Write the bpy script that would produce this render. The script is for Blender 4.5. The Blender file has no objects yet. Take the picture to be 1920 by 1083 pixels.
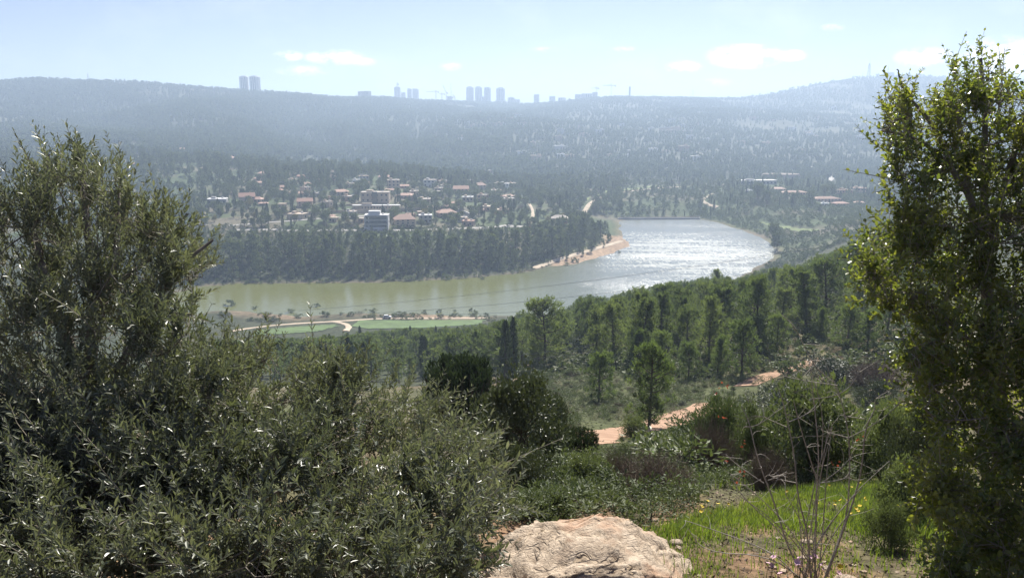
import bpy, math, random
import numpy as np
from mathutils import Vector, Matrix, noise as mnoise

# ------------------------------------------------------------------ camera
SC = bpy.context.scene
FPX, CX, CY = 1507.0, 960.0, 541.5           # lens in photograph pixels
PITCH = math.atan(311.5 / FPX)
cam = bpy.data.cameras.new('camera'); camo = bpy.data.objects.new('camera', cam)
SC.collection.objects.link(camo); SC.camera = camo
cam.sensor_fit = 'HORIZONTAL'; cam.sensor_width = 36.0; cam.lens = 36.0 * FPX / 1920.0
cam.clip_start = 0.05; cam.clip_end = 60000
camo.location = (0, 0, 0); camo.rotation_euler = (math.pi / 2 - PITCH, 0, 0)

# ------------------------------------------------------------------ light
SUN_EL, SUN_AZ = math.radians(41), math.radians(13)      # azimuth clockwise from +Y
SKY_STRENGTH, SUN_STRENGTH, EXPOSURE = 0.052, 5.0, 1.05
HAZE_DENSITY, HAZE_ANISO = 0.00030, 0.26
HAZE_COLOR = (0.60, 0.77, 1.0, 1)
SC.view_settings.view_transform = 'Standard'; SC.view_settings.look = 'None'
SC.view_settings.exposure = EXPOSURE; SC.view_settings.gamma = 1.0
SC.cycles.use_denoising = True
SC.cycles.max_bounces = 5; SC.cycles.diffuse_bounces = 3; SC.cycles.glossy_bounces = 2
SC.cycles.transmission_bounces = 3; SC.cycles.volume_bounces = 0; SC.cycles.transparent_max_bounces = 6
sdir = Vector((math.sin(SUN_AZ) * math.cos(SUN_EL), math.cos(SUN_AZ) * math.cos(SUN_EL), math.sin(SUN_EL)))
sl = bpy.data.lights.new('sun', 'SUN'); sl.energy = SUN_STRENGTH; sl.angle = math.radians(0.53); sl.color = (1.0, 0.95, 0.86)
so = bpy.data.objects.new('sun', sl); SC.collection.objects.link(so)
so.rotation_euler = (-sdir).to_track_quat('-Z', 'Y').to_euler(); so.location = (0, -20, 60)

CP, SP = math.cos(PITCH), math.sin(PITCH)
def pix_slope(px, py):
    """pixel -> (x/Y, z/Y) of its ray"""
    u = (px - CX) / FPX; v = (CY - py) / FPX
    den = CP + v * SP
    return u / den, (v * CP - SP) / den
def at(px, py, Y):
    a, b = pix_slope(px, py); return np.array([a * Y, Y, b * Y])
def proj(P):
    P = np.asarray(P, float); f = P[..., 1] * CP - P[..., 2] * SP; up = P[..., 1] * SP + P[..., 2] * CP
    f = np.maximum(f, 1e-3)
    return CX + FPX * P[..., 0] / f, CY - FPX * up / f

# world: physical sky with a few small clouds low over the ridge
W = bpy.data.worlds.new('World'); SC.world = W; W.use_nodes = True
try: W.cycles.sampling_method = 'MANUAL'; W.cycles.sample_map_resolution = 512
except Exception: pass
wn, wl = W.node_tree.nodes, W.node_tree.links
wn.clear()
def node(nt, t, **kw):
    n = nt.nodes.new(t)
    for k, v in kw.items(): setattr(n, k, v)
    return n
def mth(nt, op, a, b=None, c=None, clamp=False):
    n = nt.nodes.new('ShaderNodeMath'); n.operation = op; n.use_clamp = clamp
    for i, q in enumerate((a, b, c)):
        if q is None: continue
        if isinstance(q, (int, float)): n.inputs[i].default_value = q
        else: nt.links.new(q, n.inputs[i])
    return n.outputs[0]
def mixc(nt, fac, a, b, blend='MIX'):
    n = nt.nodes.new('ShaderNodeMix'); n.data_type = 'RGBA'; n.blend_type = blend
    for i, q in ((0, fac), (6, a), (7, b)):
        if isinstance(q, (int, float)): n.inputs[i].default_value = q
        elif isinstance(q, tuple): n.inputs[i].default_value = q if len(q) == 4 else (*q, 1)
        else: nt.links.new(q, n.inputs[i])
    return n.outputs[2]
nt = W.node_tree
sky = node(nt, 'ShaderNodeTexSky', sky_type='NISHITA', sun_disc=False)
sky.sun_elevation = SUN_EL; sky.sun_rotation = SUN_AZ; sky.altitude = 700; sky.air_density = 1.0; sky.dust_density = 0.35; sky.ozone_density = 3.5
tc = node(nt, 'ShaderNodeTexCoord'); sx = node(nt, 'ShaderNodeSeparateXYZ'); wl.new(tc.outputs['Generated'], sx.inputs[0])
yy = mth(nt, 'MAXIMUM', sx.outputs[1], 0.05)
U = mth(nt, 'DIVIDE', sx.outputs[0], yy); Wv = mth(nt, 'DIVIDE', sx.outputs[2], yy)
cv = node(nt, 'ShaderNodeCombineXYZ'); wl.new(U, cv.inputs[0]); wl.new(mth(nt, 'MULTIPLY', Wv, 1.7), cv.inputs[1])
nz = node(nt, 'ShaderNodeTexNoise'); nz.inputs['Scale'].default_value = 34; nz.inputs['Detail'].default_value = 7; nz.inputs['Roughness'].default_value = 0.62
wl.new(cv.outputs[0], nz.inputs['Vector'])
nz2 = node(nt, 'ShaderNodeTexNoise'); nz2.inputs['Scale'].default_value = 7; nz2.inputs['Detail'].default_value = 5; nz2.inputs['Roughness'].default_value = 0.6
wl.new(cv.outputs[0], nz2.inputs['Vector'])
total = None
for (px, py, rx, ry, st) in [(540, 105, 26, 9, .75), (628, 108, 50, 13, .85), (570, 133, 48, 9, .5), (682, 116, 24, 8, .6),
                             (1397, 106, 66, 20, 1.15), (1482, 104, 28, 10, .95), (1282, 126, 32, 11, .95), (845, 125, 20, 8, .55),
                             (1735, 108, 52, 18, .8), (1880, 108, 70, 34, .9), (1170, 92, 20, 5, .5), (1340, 155, 34, 7, .35),
                             (1560, 52, 22, 6, .35), (2060, 90, 90, 30, .9), (-120, 100, 80, 16, .6), (1020, 93, 26, 5, .3)]:
    a, b = pix_slope(px, py)
    du = mth(nt, 'DIVIDE', mth(nt, 'SUBTRACT', U, a), rx / FPX * 1.2)
    dv = mth(nt, 'DIVIDE', mth(nt, 'SUBTRACT', Wv, b), ry / FPX * 1.2)
    r2 = mth(nt, 'SQRT', mth(nt, 'ADD', mth(nt, 'MULTIPLY', du, du), mth(nt, 'MULTIPLY', dv, dv)))
    m = mth(nt, 'MULTIPLY', mth(nt, 'SUBTRACT', 1.0, r2), st, clamp=True)
    total = m if total is None else mth(nt, 'MAXIMUM', total, m)
fluff = mth(nt, 'MULTIPLY', mth(nt, 'SUBTRACT', nz.outputs[0], 0.5), 4.2)
cm = mth(nt, 'MULTIPLY', mth(nt, 'ADD', total, mth(nt, 'MULTIPLY', fluff, mth(nt, 'MULTIPLY', total, 2.2, clamp=True))), 1.7, clamp=True)
front = mth(nt, 'GREATER_THAN', sx.outputs[1], 0.05)
cm = mth(nt, 'MULTIPLY', cm, front)
thin = mth(nt, 'MULTIPLY', mth(nt, 'SUBTRACT', nz2.outputs[0], 0.5), 0.5, clamp=True)
cm = mth(nt, 'MAXIMUM', mth(nt, 'MULTIPLY', cm, 0.95), thin)
bw = node(nt, 'ShaderNodeRGBToBW'); wl.new(sky.outputs[0], bw.inputs[0])
hs = node(nt, 'ShaderNodeHueSaturation'); hs.inputs['Saturation'].default_value = 0.92; hs.inputs['Hue'].default_value = 0.53; wl.new(sky.outputs[0], hs.inputs['Color'])
ccol = node(nt, 'ShaderNodeCombineColor')
lum = mth(nt, 'ADD', mth(nt, 'MULTIPLY', bw.outputs[0], 1.4), 5.0)
wl.new(lum, ccol.inputs[0]); wl.new(lum, ccol.inputs[1]); wl.new(mth(nt, 'MULTIPLY', lum, 1.02), ccol.inputs[2])
skyc = mixc(nt, cm, hs.outputs[0], ccol.outputs[0])
bg = node(nt, 'ShaderNodeBackground'); bg.inputs['Strength'].default_value = SKY_STRENGTH
wo = node(nt, 'ShaderNodeOutputWorld'); wl.new(skyc, bg.inputs[0]); wl.new(bg.outputs[0], wo.inputs[0])

# ------------------------------------------------------------------ helpers
COL = SC.collection
RNG = np.random.default_rng(7)
def nrm(v): return v / np.maximum(np.linalg.norm(v, axis=-1, keepdims=True), 1e-9)
class MB:
    """collects triangles and quads (numpy) and links them as ONE mesh"""
    def __init__(s): s.V = []; s.T = []; s.Q = []; s.t = []; s.mi = []; s.n = 0; s.fm = {'T': [], 'Q': []}
    def add(s, V, F, tint=0.5, mi=0):
        V = np.asarray(V, np.float32).reshape(-1, 3); F = np.asarray(F, np.int64)
        s.V.append(V)
        s.t.append(np.broadcast_to(np.asarray(tint, np.float32), (len(V),)))
        k = 'T' if F.shape[1] == 3 else 'Q'
        (s.T if k == 'T' else s.Q).append(F + s.n); s.fm[k].append(np.full(len(F), mi, np.int32))
        s.n += len(V)
    def mesh(s, name, mats, smooth=False, col=None):
        V = np.concatenate(s.V); t = np.concatenate(s.t)
        T = np.concatenate(s.T) if s.T else np.zeros((0, 3), np.int64)
        Q = np.concatenate(s.Q) if s.Q else np.zeros((0, 4), np.int64)
        m = bpy.data.meshes.new(name)
        m.vertices.add(len(V)); m.vertices.foreach_set('co', V.ravel())
        nl = T.size + Q.size; m.loops.add(nl)
        m.loops.foreach_set('vertex_index', np.concatenate([T.ravel(), Q.ravel()]).astype(np.int32))
        nf = len(T) + len(Q); m.polygons.add(nf)
        m.polygons.foreach_set('loop_start', np.concatenate([np.arange(len(T)) * 3, T.size + np.arange(len(Q)) * 4]).astype(np.int32))
        mi = np.concatenate(s.fm['T'] + s.fm['Q']) if nf else np.zeros(0, np.int32)
        m.update(calc_edges=True)
        m.polygons.foreach_set('material_index', mi)
        m.polygons.foreach_set('use_smooth', np.full(nf, smooth))
        a = m.attributes.new('tint', 'FLOAT', 'POINT'); a.data.foreach_set('value', t)
        if col is not None:
            a = m.attributes.new('col', 'FLOAT_COLOR', 'POINT'); a.data.foreach_set('color', np.asarray(col, np.float32).ravel())
        for q in (mats if isinstance(mats, (list, tuple)) else [mats]): m.materials.append(q)
        m.update(); return m
    def obj(s, name, mats, parent=None, smooth=False, col=None, loc=None):
        return link(name, s.mesh(name, mats, smooth, col), parent, loc)
def link(name, mesh, parent=None, loc=None):
    o = bpy.data.objects.new(name, mesh); COL.objects.link(o)
    if parent is not None: o.parent = parent
    if loc is not None: o.location = loc
    return o
def tag(o, label=None, cat=None, group=None, kind=None):
    if label: o['label'] = label
    if cat: o['category'] = cat
    if group: o['group'] = group
    if kind: o['kind'] = kind
    return o
def empty(name, loc, rz=0.0, sc=1.0):
    o = bpy.data.objects.new(name, None); COL.objects.link(o); o.empty_display_size = 0.2
    o.location = tuple(float(v) for v in loc); o.rotation_euler = (0, 0, rz); o.scale = (sc, sc, sc) if np.isscalar(sc) else sc
    return o
def box(c, s, rz=0.0):
    x, y, z = [q / 2 for q in s]
    V = np.array([(-x, -y, -z), (x, -y, -z), (x, y, -z), (-x, y, -z), (-x, -y, z), (x, -y, z), (x, y, z), (-x, y, z)], float)
    if rz: cz, sz = math.cos(rz), math.sin(rz); V = np.c_[V[:, 0] * cz - V[:, 1] * sz, V[:, 0] * sz + V[:, 1] * cz, V[:, 2]]
    F = np.array([(0, 3, 2, 1), (4, 5, 6, 7), (0, 1, 5, 4), (1, 2, 6, 5), (2, 3, 7, 6), (3, 0, 4, 7)])
    return V + np.asarray(c, float), F
def tubes(P, R, sides=4):
    """P (n,k,3), R (n,k) -> one array of open tubes"""
    P = np.asarray(P, float); R = np.asarray(R, float); n, k, _ = P.shape
    T = nrm(np.gradient(P, axis=1)); ref = np.zeros_like(T); ref[..., 0] = 0.31; ref[..., 1] = 0.17; ref[..., 2] = 0.11
    steep = np.abs(T[..., 2]) < 0.8; ref[steep] = (0.05, 0.03, 1.0)
    ref = np.broadcast_to(ref[:, :1], ref.shape)
    A = nrm(np.cross(T, ref)); B = np.cross(T, A)
    an = np.arange(sides) * 2 * math.pi / sides
    V = P[:, :, None] + R[:, :, None, None] * (A[:, :, None] * np.cos(an)[:, None] + B[:, :, None] * np.sin(an)[:, None])
    idx = np.arange(n * k * sides).reshape(n, k, sides); nx = np.roll(idx, -1, axis=2)
    F = np.stack([idx[:, :-1], nx[:, :-1], nx[:, 1:], idx[:, 1:]], -1).reshape(-1, 4)
    return V.reshape(-1, 3), F
def bez(a, b, bend, k=5):
    t = np.linspace(0, 1, k)[None, :, None]; a = a[:, None]; b = b[:, None]
    return a * (1 - t) + b * t + bend[:, None] * (4 * t * (1 - t))
# value noise on a lattice
_H = np.random.default_rng(11).random((256, 256)).astype(np.float32)
def vnoise(x, y):
    xi = np.floor(x).astype(int); yi = np.floor(y).astype(int); fx = x - xi; fy = y - yi
    fx = fx * fx * (3 - 2 * fx); fy = fy * fy * (3 - 2 * fy)
    g = lambda i, j: _H[i & 255, j & 255]
    return (g(xi, yi) * (1 - fx) + g(xi + 1, yi) * fx) * (1 - fy) + (g(xi, yi + 1) * (1 - fx) + g(xi + 1, yi + 1) * fx) * fy
def fbm(x, y, o=4):
    r = 0; a = 0.5
    for i in range(o): r = r + a * (vnoise(x + 17.3 * i, y - 9.1 * i) - 0.5); x = x * 2.03; y = y * 2.03; a *= 0.5
    return r

# ------------------------------------------------------------------ materials
def base_mat(name):
    m = bpy.data.materials.new(name); m.use_nodes = True; n = m.node_tree
    return m, n, n.nodes['Principled BSDF'], n.nodes['Material Output']
def leaf_mat(name, c1, c2, back=None, rough=0.5, spec=0.4, transl=0.25, tcol=None, rnd=0.5):
    m, n, p, out = base_mat(name)
    at_ = node(n, 'ShaderNodeAttribute', attribute_name='tint'); oi = node(n, 'ShaderNodeObjectInfo')
    f = mth(n, 'ADD', mth(n, 'MULTIPLY', at_.outputs['Fac'], 1 - rnd), mth(n, 'MULTIPLY', oi.outputs['Random'], rnd), clamp=True)
    c = mixc(n, f, c1, c2)
    front_c = c
    if back is not None:
        ge = node(n, 'ShaderNodeNewGeometry'); c = mixc(n, ge.outputs['Backfacing'], c, mixc(n, 0.75, c, back))
    n.links.new(c, p.inputs['Base Color']); p.inputs['Roughness'].default_value = rough
    p.inputs['Specular IOR Level'].default_value = spec
    tr = node(n, 'ShaderNodeBsdfTranslucent')
    n.links.new(mixc(n, 1.0, front_c, tcol or (1.35, 1.45, 0.8), 'MULTIPLY'), tr.inputs[0])
    mx = node(n, 'ShaderNodeMixShader'); mx.inputs[0].default_value = transl
    n.links.new(p.outputs[0], mx.inputs[1]); n.links.new(tr.outputs[0], mx.inputs[2]); n.links.new(mx.outputs[0], out.inputs[0])
    return m
def plain(name, c, rough=0.8, var=0.15, scale=3.0, c2=None, bump=0.0, metal=0.0, spec=0.3):
    m, n, p, out = base_mat(name)
    tx = node(n, 'ShaderNodeTexCoord'); z = node(n, 'ShaderNodeTexNoise'); z.inputs['Scale'].default_value = scale; z.inputs['Detail'].default_value = 5
    n.links.new(tx.outputs['Object'], z.inputs['Vector'])
    c2 = c2 or tuple(q * (1 - var) for q in c); cr = node(n, 'ShaderNodeMapRange'); cr.inputs[1].default_value = 0.35; cr.inputs[2].default_value = 0.65
    n.links.new(z.outputs[0], cr.inputs[0]); n.links.new(mixc(n, cr.outputs[0], c2, c), p.inputs['Base Color'])
    p.inputs['Roughness'].default_value = rough; p.inputs['Metallic'].default_value = metal; p.inputs['Specular IOR Level'].default_value = spec
    if bump:
        b = node(n, 'ShaderNodeBump'); b.inputs['Strength'].default_value = bump; n.links.new(z.outputs[0], b.inputs['Height']); n.links.new(b.outputs[0], p.inputs['Normal'])
    return m
M = {}
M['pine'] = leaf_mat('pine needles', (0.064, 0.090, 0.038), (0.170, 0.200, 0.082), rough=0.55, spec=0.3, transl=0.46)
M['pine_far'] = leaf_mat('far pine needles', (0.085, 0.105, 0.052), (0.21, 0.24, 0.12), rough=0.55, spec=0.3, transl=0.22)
M['pine_young'] = leaf_mat('young pine needles', (0.080, 0.112, 0.042), (0.165, 0.205, 0.078), rough=0.55, spec=0.3, transl=0.42)
M['cypress'] = leaf_mat('cypress scales', (0.035, 0.052, 0.026), (0.065, 0.085, 0.040), rough=0.7, spec=0.2, transl=0.15)
M['hillpine'] = leaf_mat('hill pine needles', (0.065, 0.085, 0.042), (0.13, 0.155, 0.075), rough=0.7, spec=0.1, transl=0.25, rnd=.7)
M['garden'] = leaf_mat('garden foliage', (0.070, 0.090, 0.042), (0.150, 0.165, 0.075), rough=0.6, spec=0.25, transl=0.25)
M['autumn'] = leaf_mat('yellowing foliage', (0.13, 0.12, 0.05), (0.19, 0.16, 0.07), rough=0.7, spec=0.2, transl=0.25)
M['bare'] = leaf_mat('bare twigs', (0.12, 0.095, 0.075), (0.17, 0.135, 0.105), rough=0.9, spec=0.1, transl=0.0)
M['scrub'] = leaf_mat('scrub foliage', (0.070, 0.092, 0.044), (0.14, 0.165, 0.075), rough=0.65, spec=0.25, transl=0.2)
M['olive'] = leaf_mat('olive leaves', (0.085, 0.100, 0.063), (0.180, 0.192, 0.128), back=(0.34, 0.36, 0.28), rough=0.40, spec=0.6, transl=0.30, tcol=(1.3, 1.35, 0.7), rnd=0.0)
M['oak'] = leaf_mat('oak leaves', (0.072, 0.104, 0.036), (0.190, 0.205, 0.064), back=(0.16, 0.18, 0.08), rough=0.36, spec=0.7, transl=0.56, tcol=(1.6, 1.6, 0.5), rnd=0.0)
M['dark'] = leaf_mat('dark shrub leaves', (0.045, 0.058, 0.030), (0.095, 0.11, 0.056), rough=0.45, spec=0.4, transl=0.12)
M['green'] = leaf_mat('green shrub leaves', (0.085, 0.108, 0.050), (0.16, 0.185, 0.085), rough=0.45, spec=0.4, transl=0.25)
M['grass'] = leaf_mat('grass blades', (0.085, 0.135, 0.034), (0.20, 0.235, 0.075), rough=0.5, spec=0.35, transl=0.38, tcol=(1.5, 1.6, 0.5), rnd=0.0)
M['bark'] = plain('pine bark', (0.11, 0.085, 0.065), 0.95, 0.4, 6)
M['obark'] = plain('olive bark', (0.20, 0.175, 0.145), 0.9, 0.4, 14)
M['twig'] = plain('twig bark', (0.27, 0.24, 0.19), 0.8, 0.35, 30)
M['bare_twig'] = plain('pale bare bark', (0.40, 0.36, 0.31), 0.8, 0.4, 40)
M['stone'] = plain('pale stone wall', (0.52, 0.42, 0.31), 0.85, 0.18, 0.8)
M['stone2'] = plain('warm stone wall', (0.46, 0.31, 0.215), 0.85, 0.2, 0.8)
M['white'] = plain('white render', (0.62, 0.61, 0.58), 0.7, 0.08, 0.5)
M['grey'] = plain('grey concrete', (0.36, 0.36, 0.35), 0.85, 0.2, 0.5)
M['tile'] = plain('roof tile', (0.40, 0.225, 0.155), 0.8, 0.25, 1.5)
M['tile2'] = plain('faded roof tile', (0.46, 0.29, 0.21), 0.8, 0.25, 1.5)
M['roofgrey'] = plain('roof membrane', (0.44, 0.38, 0.31), 0.8, 0.2, 0.7)
M['glass'] = plain('window glass', (0.05, 0.065, 0.085), 0.12, 0.1, 1, spec=0.6)
M['tower'] = plain('tower cladding', (0.55, 0.53, 0.50), 0.7, 0.1, 0.05)
M['steel'] = plain('crane steel', (0.25, 0.24, 0.21), 0.6, 0.1, 0.3)
M['wire'] = plain('power cable', (0.16, 0.16, 0.16), 0.6, 0.1, 1)
M['track'] = plain('pale dirt track', (0.50, 0.41, 0.30), 0.95, 0.2, 0.15, bump=0.1)
M['redpath'] = plain('red earth', (0.38, 0.245, 0.16), 0.95, 0.3, 1.1, c2=(0.25, 0.15, 0.09), bump=0.8)
M['road'] = plain('pale road', (0.40, 0.38, 0.34), 0.9, 0.15, 0.2)
M['field'] = plain('crop green', (0.095, 0.155, 0.04), 0.9, 0.35, 0.18)
M['meadow'] = plain('meadow green', (0.17, 0.22, 0.06), 0.9, 0.35, 0.08)
M['carpaint'] = plain('white car paint', (0.75, 0.75, 0.73), 0.3, 0.02, 1, spec=0.5)
M['redpaint'] = plain('red car paint', (0.55, 0.03, 0.03), 0.3, 0.05, 1, spec=0.5)
M['tyre'] = plain('tyre rubber', (0.025, 0.025, 0.025), 0.9, 0.1, 5)
M['yellow'] = plain('yellow petals', (0.75, 0.55, 0.03), 0.6, 0.1, 50)
M['pink'] = plain('pink petals', (0.72, 0.45, 0.52), 0.6, 0.1, 50)
M['redleaf'] = leaf_mat('dead red leaves', (0.19, 0.055, 0.03), (0.26, 0.085, 0.05), transl=0.35, tcol=(1.4, 1.0, 0.8))

# ------------------------------------------------------------------ terrain
WATER = -100.0
def zp(Y, py): return Y * pix_slope(CX, py)[1]
LAKE_PX = [(280, 572), (330, 548), (385, 537), (450, 532), (640, 531), (700, 529), (800, 526), (900, 520), (960, 514), (1000, 507), (1040, 499), (1075, 497), (1110, 488),
           (1150, 474), (1183, 460), (1172, 448), (1163, 432), (1163, 413), (1230, 410), (1300, 409), (1345, 417), (1395, 434),
           (1432, 449), (1452, 462), (1455, 475), (1440, 491), (1400, 510), (1340, 540), (1230, 566), (1100, 582), (1000, 589), (920, 591), (850, 591), (780, 588),
           (700, 586), (640, 586), (580, 591), (520, 590), (470, 583), (420, 580), (340, 590)]
LAKE = np.array([at(px, py, 1.0)[:2] * (WATER / at(px, py, 1.0)[2]) for px, py in LAKE_PX])
def sdist(x, y, poly):
    """signed distance to a polygon, negative inside"""
    x = np.asarray(x, float); y = np.asarray(y, float)
    d = np.full(x.shape, 1e18); ins = np.zeros(x.shape, bool)
    n = len(poly)
    for i in range(n):
        ax, ay = poly[i]; bx, by = poly[(i + 1) % n]; ex, ey = bx - ax, by - ay
        t = np.clip(((x - ax) * ex + (y - ay) * ey) / (ex * ex + ey * ey + 1e-12), 0, 1)
        d = np.minimum(d, (x - ax - t * ex) ** 2 + (y - ay - t * ey) ** 2)
        c = ((ay > y) != (by > y)) & (x < ex * (y - ay) / (ey + (1e-12 if ey >= 0 else -1e-12)) + ax); ins ^= c
    return np.where(ins, -1, 1) * np.sqrt(d)
N0 = [(-6, -0.4), (0, -1.6), (4, -2.6), (6, -3.2), (8.7, -4.2), (14, -6.3), (25, -10.8), (40, -16.4), (60, -23.6)]
def P_(*ks): return [(Y, zp(Y, q)) for Y, q in ks]
LEFTN = [(75, -29), (100, -37), (200, -65), (300, -85), (380, -97), (420, -99.5), (505, -100)]
COLS = {
 -700: N0 + LEFTN + P_((600, 430), (850, 352), (1250, 280), (1900, 220), (2500, 160)) + [(3200, 60), (9000, -50)],
 -100: N0 + LEFTN + P_((600, 430), (700, 405), (850, 352), (1000, 308), (1250, 285), (1500, 262), (1900, 222), (2300, 182), (2600, 147)) + [(3200, 60), (9000, -50)],
 100: N0 + LEFTN + P_((600, 430), (700, 405), (850, 352), (1000, 308), (1250, 285), (1500, 262), (1900, 222), (2300, 182), (2600, 137)) + [(3200, 60), (9000, -50)],
 300: N0 + LEFTN + P_((600, 430), (700, 402), (850, 352), (1000, 310), (1250, 288), (1500, 268), (1900, 225), (2300, 182), (2600, 155)) + [(3200, 60), (9000, -50)],
 450: N0 + LEFTN + P_((600, 431), (700, 400), (850, 355), (1000, 318), (1150, 306), (1350, 290), (1500, 275), (1900, 236), (2300, 195), (2700, 170)) + [(3200, 60), (9000, -50)],
 600: N0 + LEFTN + P_((605, 432), (680, 402), (780, 372), (900, 342), (1020, 320)) + [(1110, -63), (1250, -84)] + P_((1450, 302), (1900, 250), (2300, 208), (2750, 171)) + [(3300, 60), (9000, -50)],
 700: N0 + LEFTN + P_((605, 432), (680, 403), (790, 372), (910, 342), (1025, 322)) + [(1110, -66), (1250, -86)] + P_((1450, 304), (1900, 252), (2400, 208), (3000, 181)) + [(3500, 80), (9000, -50)],
 820: N0 + LEFTN[:-1] + [(515, -100)] + P_((615, 432), (700, 402), (810, 372), (930, 344), (1040, 328)) + [(1110, -72), (1250, -88)] + P_((1450, 306), (1900, 256), (2500, 214), (3100, 194), (3800, 187)) + [(4600, 80), (9000, -50)],
 950: N0 + [(75, -28.5), (100, -36), (140, -45), (200, -59), (300, -82), (380, -95), (430, -100), (530, -100)] + P_((640, 432), (740, 402), (860, 374), (1000, 352)) + [(1110, -84), (1250, -88)] + P_((1450, 308), (1900, 258), (2500, 222), (3300, 204), (4000, 194)) + [(4700, 90), (9000, -50)],
 1080: N0 + [(75, -27.5), (90, -31), (110, -36), (140, -42), (200, -54), (250, -64), (300, -75), (380, -93), (450, -100), (600, -100)] + P_((690, 428), (760, 406), (880, 379), (1000, 359), (1200, 339), (1450, 309), (1900, 260), (2500, 226), (3000, 200), (3400, 183)) + [(4200, 40), (9000, -50)],
 1170: N0 + [(75, -27.3), (90, -30.8), (110, -35), (134, -40), (200, -52), (250, -62), (300, -72), (390, -92), (460, -100), (842, -100), (858, -96)] + P_((900, 384), (1000, 363), (1200, 341), (1450, 311), (1900, 262), (2500, 223), (3000, 194), (3300, 175)) + [(4200, 40), (9000, -50)],
 1300: N0 + [(75, -27), (90, -30.2), (110, -33.8), (134, -37.5), (200, -50), (250, -60), (300, -70), (400, -88), (480, -99), (520, -100), (845, -100), (862, -96)] + P_((920, 378), (1020, 359), (1200, 343), (1450, 313), (1900, 262), (2500, 223), (3000, 196), (3300, 179)) + [(4200, 40), (6500, zp(6500, 178)), (9000, -50)],
 1420: N0 + [(75, -26.6), (90, -29.2), (110, -32.6), (134, -36), (200, -46), (300, -64), (400, -81), (500, -95), (560, -99), (585, -100), (715, -100)] + P_((770, 420), (850, 388), (950, 360), (1050, 348), (1300, 332), (1500, 308), (1900, 262), (2500, 223), (3000, 205), (3600, 180)) + [(4400, 40), (6500, zp(6500, 178)), (9000, -50)],
 1500: N0 + [(75, -26), (95, -29.7), (110, -31.5), (134, -35), (200, -43), (300, -61), (400, -77), (500, -89)] + P_((600, 462), (700, 427), (800, 397), (900, 370), (1000, 353), (1150, 344), (1400, 320), (1900, 262), (2500, 226), (3000, 202), (3600, 150)) + [(4400, 40), (9000, -50)],
 1620: N0 + [(75, -25.5), (95, -28.3), (110, -30), (134, -33), (200, -40), (300, -55), (400, -66)] + P_((500, 450), (600, 433), (750, 402), (900, 377), (1000, 364), (1150, 346), (1400, 320), (1900, 262), (2500, 226), (3000, 192), (3600, 126)) + [(4400, 60), (9000, -50)],
 1740: N0 + [(75, -25.5), (95, -28), (110, -29.5), (134, -32), (200, -38), (300, -52), (400, -62)] + P_((500, 448), (600, 432), (750, 402), (900, 377), (1000, 364), (1150, 346), (1400, 320), (1900, 262), (2500, 226), (3000, 195), (3600, 131)) + [(4400, 60), (9000, -50)],
 1950: N0 + [(75, -25.5), (110, -29.5), (134, -32), (200, -38), (300, -52), (400, -62)] + P_((500, 448), (600, 432), (750, 402), (900, 377), (1150, 346), (1400, 320), (1900, 262), (2500, 230), (3600, 195)) + [(4400, 60), (9000, -50)],
 2700: N0 + [(75, -25.5), (134, -32), (200, -38), (400, -62)] + P_((600, 432), (900, 377), (1400, 320), (2500, 230), (3600, 200)) + [(4400, 60), (9000, -50)],
}
LG = np.linspace(math.log(0.8), math.log(9000), 520)               # log(Y + 6)
def gsm(a, sig, axis):
    r = int(3 * sig) + 1; k = np.exp(-0.5 * (np.arange(-r, r + 1) / sig) ** 2); k /= k.sum()
    p = [(0, 0)] * a.ndim; p[axis] = (r, r); ap = np.pad(a, p, mode='edge')
    return np.apply_along_axis(lambda v: np.convolve(v, k, 'valid'), axis, ap)
_pxs = sorted(COLS); _us = np.array([(p - CX) / FPX for p in _pxs])
_Y = np.exp(LG) - 6
_tab = np.stack([np.interp(_Y, [k[0] for k in COLS[p]], [k[1] for k in COLS[p]]) for p in _pxs])
UF = np.linspace(-1.3, 1.3, 400)
_tab = np.stack([np.interp(UF, _us, _tab[:, j]) for j in range(len(_Y))], 1)
_tab = gsm(gsm(_tab, 3.0, 1), 4.0, 0)
def base_h(x, Y):
    u = x / np.maximum(Y + 6 * np.exp(-np.maximum(Y, 0) / 40), 0.5)
    a = np.clip((u - UF[0]) / (UF[1] - UF[0]), 0, len(UF) - 1.001); b = np.clip((np.log(np.maximum(Y + 6, 0.8)) - LG[0]) / (LG[1] - LG[0]), 0, len(LG) - 1.001)
    i = a.astype(int); j = b.astype(int); fa = a - i; fb = b - j
    return (_tab[i, j] * (1 - fa) + _tab[i + 1, j] * fa) * (1 - fb) + (_tab[i, j + 1] * (1 - fa) + _tab[i + 1, j + 1] * fa) * fb
NS, NR = 380, 480
SG = np.concatenate([np.linspace(-1.25, -0.74, 30)[:-1], np.linspace(-0.74, 0.74, NS - 58), np.linspace(0.74, 1.25, 30)[1:]])
RG = np.linspace(math.log(1.0), math.log(8500), NR)
YG = np.exp(RG) - 6
GY = np.repeat(YG[None], len(SG), 0); GX = SG[:, None] * (GY + 6)
GZ = base_h(GX, GY)
SD = sdist(GX, GY, LAKE) + fbm(GX / 14, GY / 14, 3) * 9
amp = np.interp(GY, [0, 6, 20, 60, 200, 450, 700, 1200, 2000, 3500], [0.06, 0.12, 0.5, 1.2, 2.5, 2.0, 3.0, 6, 70, 26])
scl = np.interp(GY, [0, 6, 20, 60, 200, 1000, 2000, 3500], [0.8, 1.2, 4, 12, 30, 80, 260, 320])
GZ = GZ + fbm(GX / scl, GY / scl, 4) * amp
GZ += np.where(GY < 40, fbm(GX / 0.22, GY / 0.22, 3) * 0.035, 0)
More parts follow.
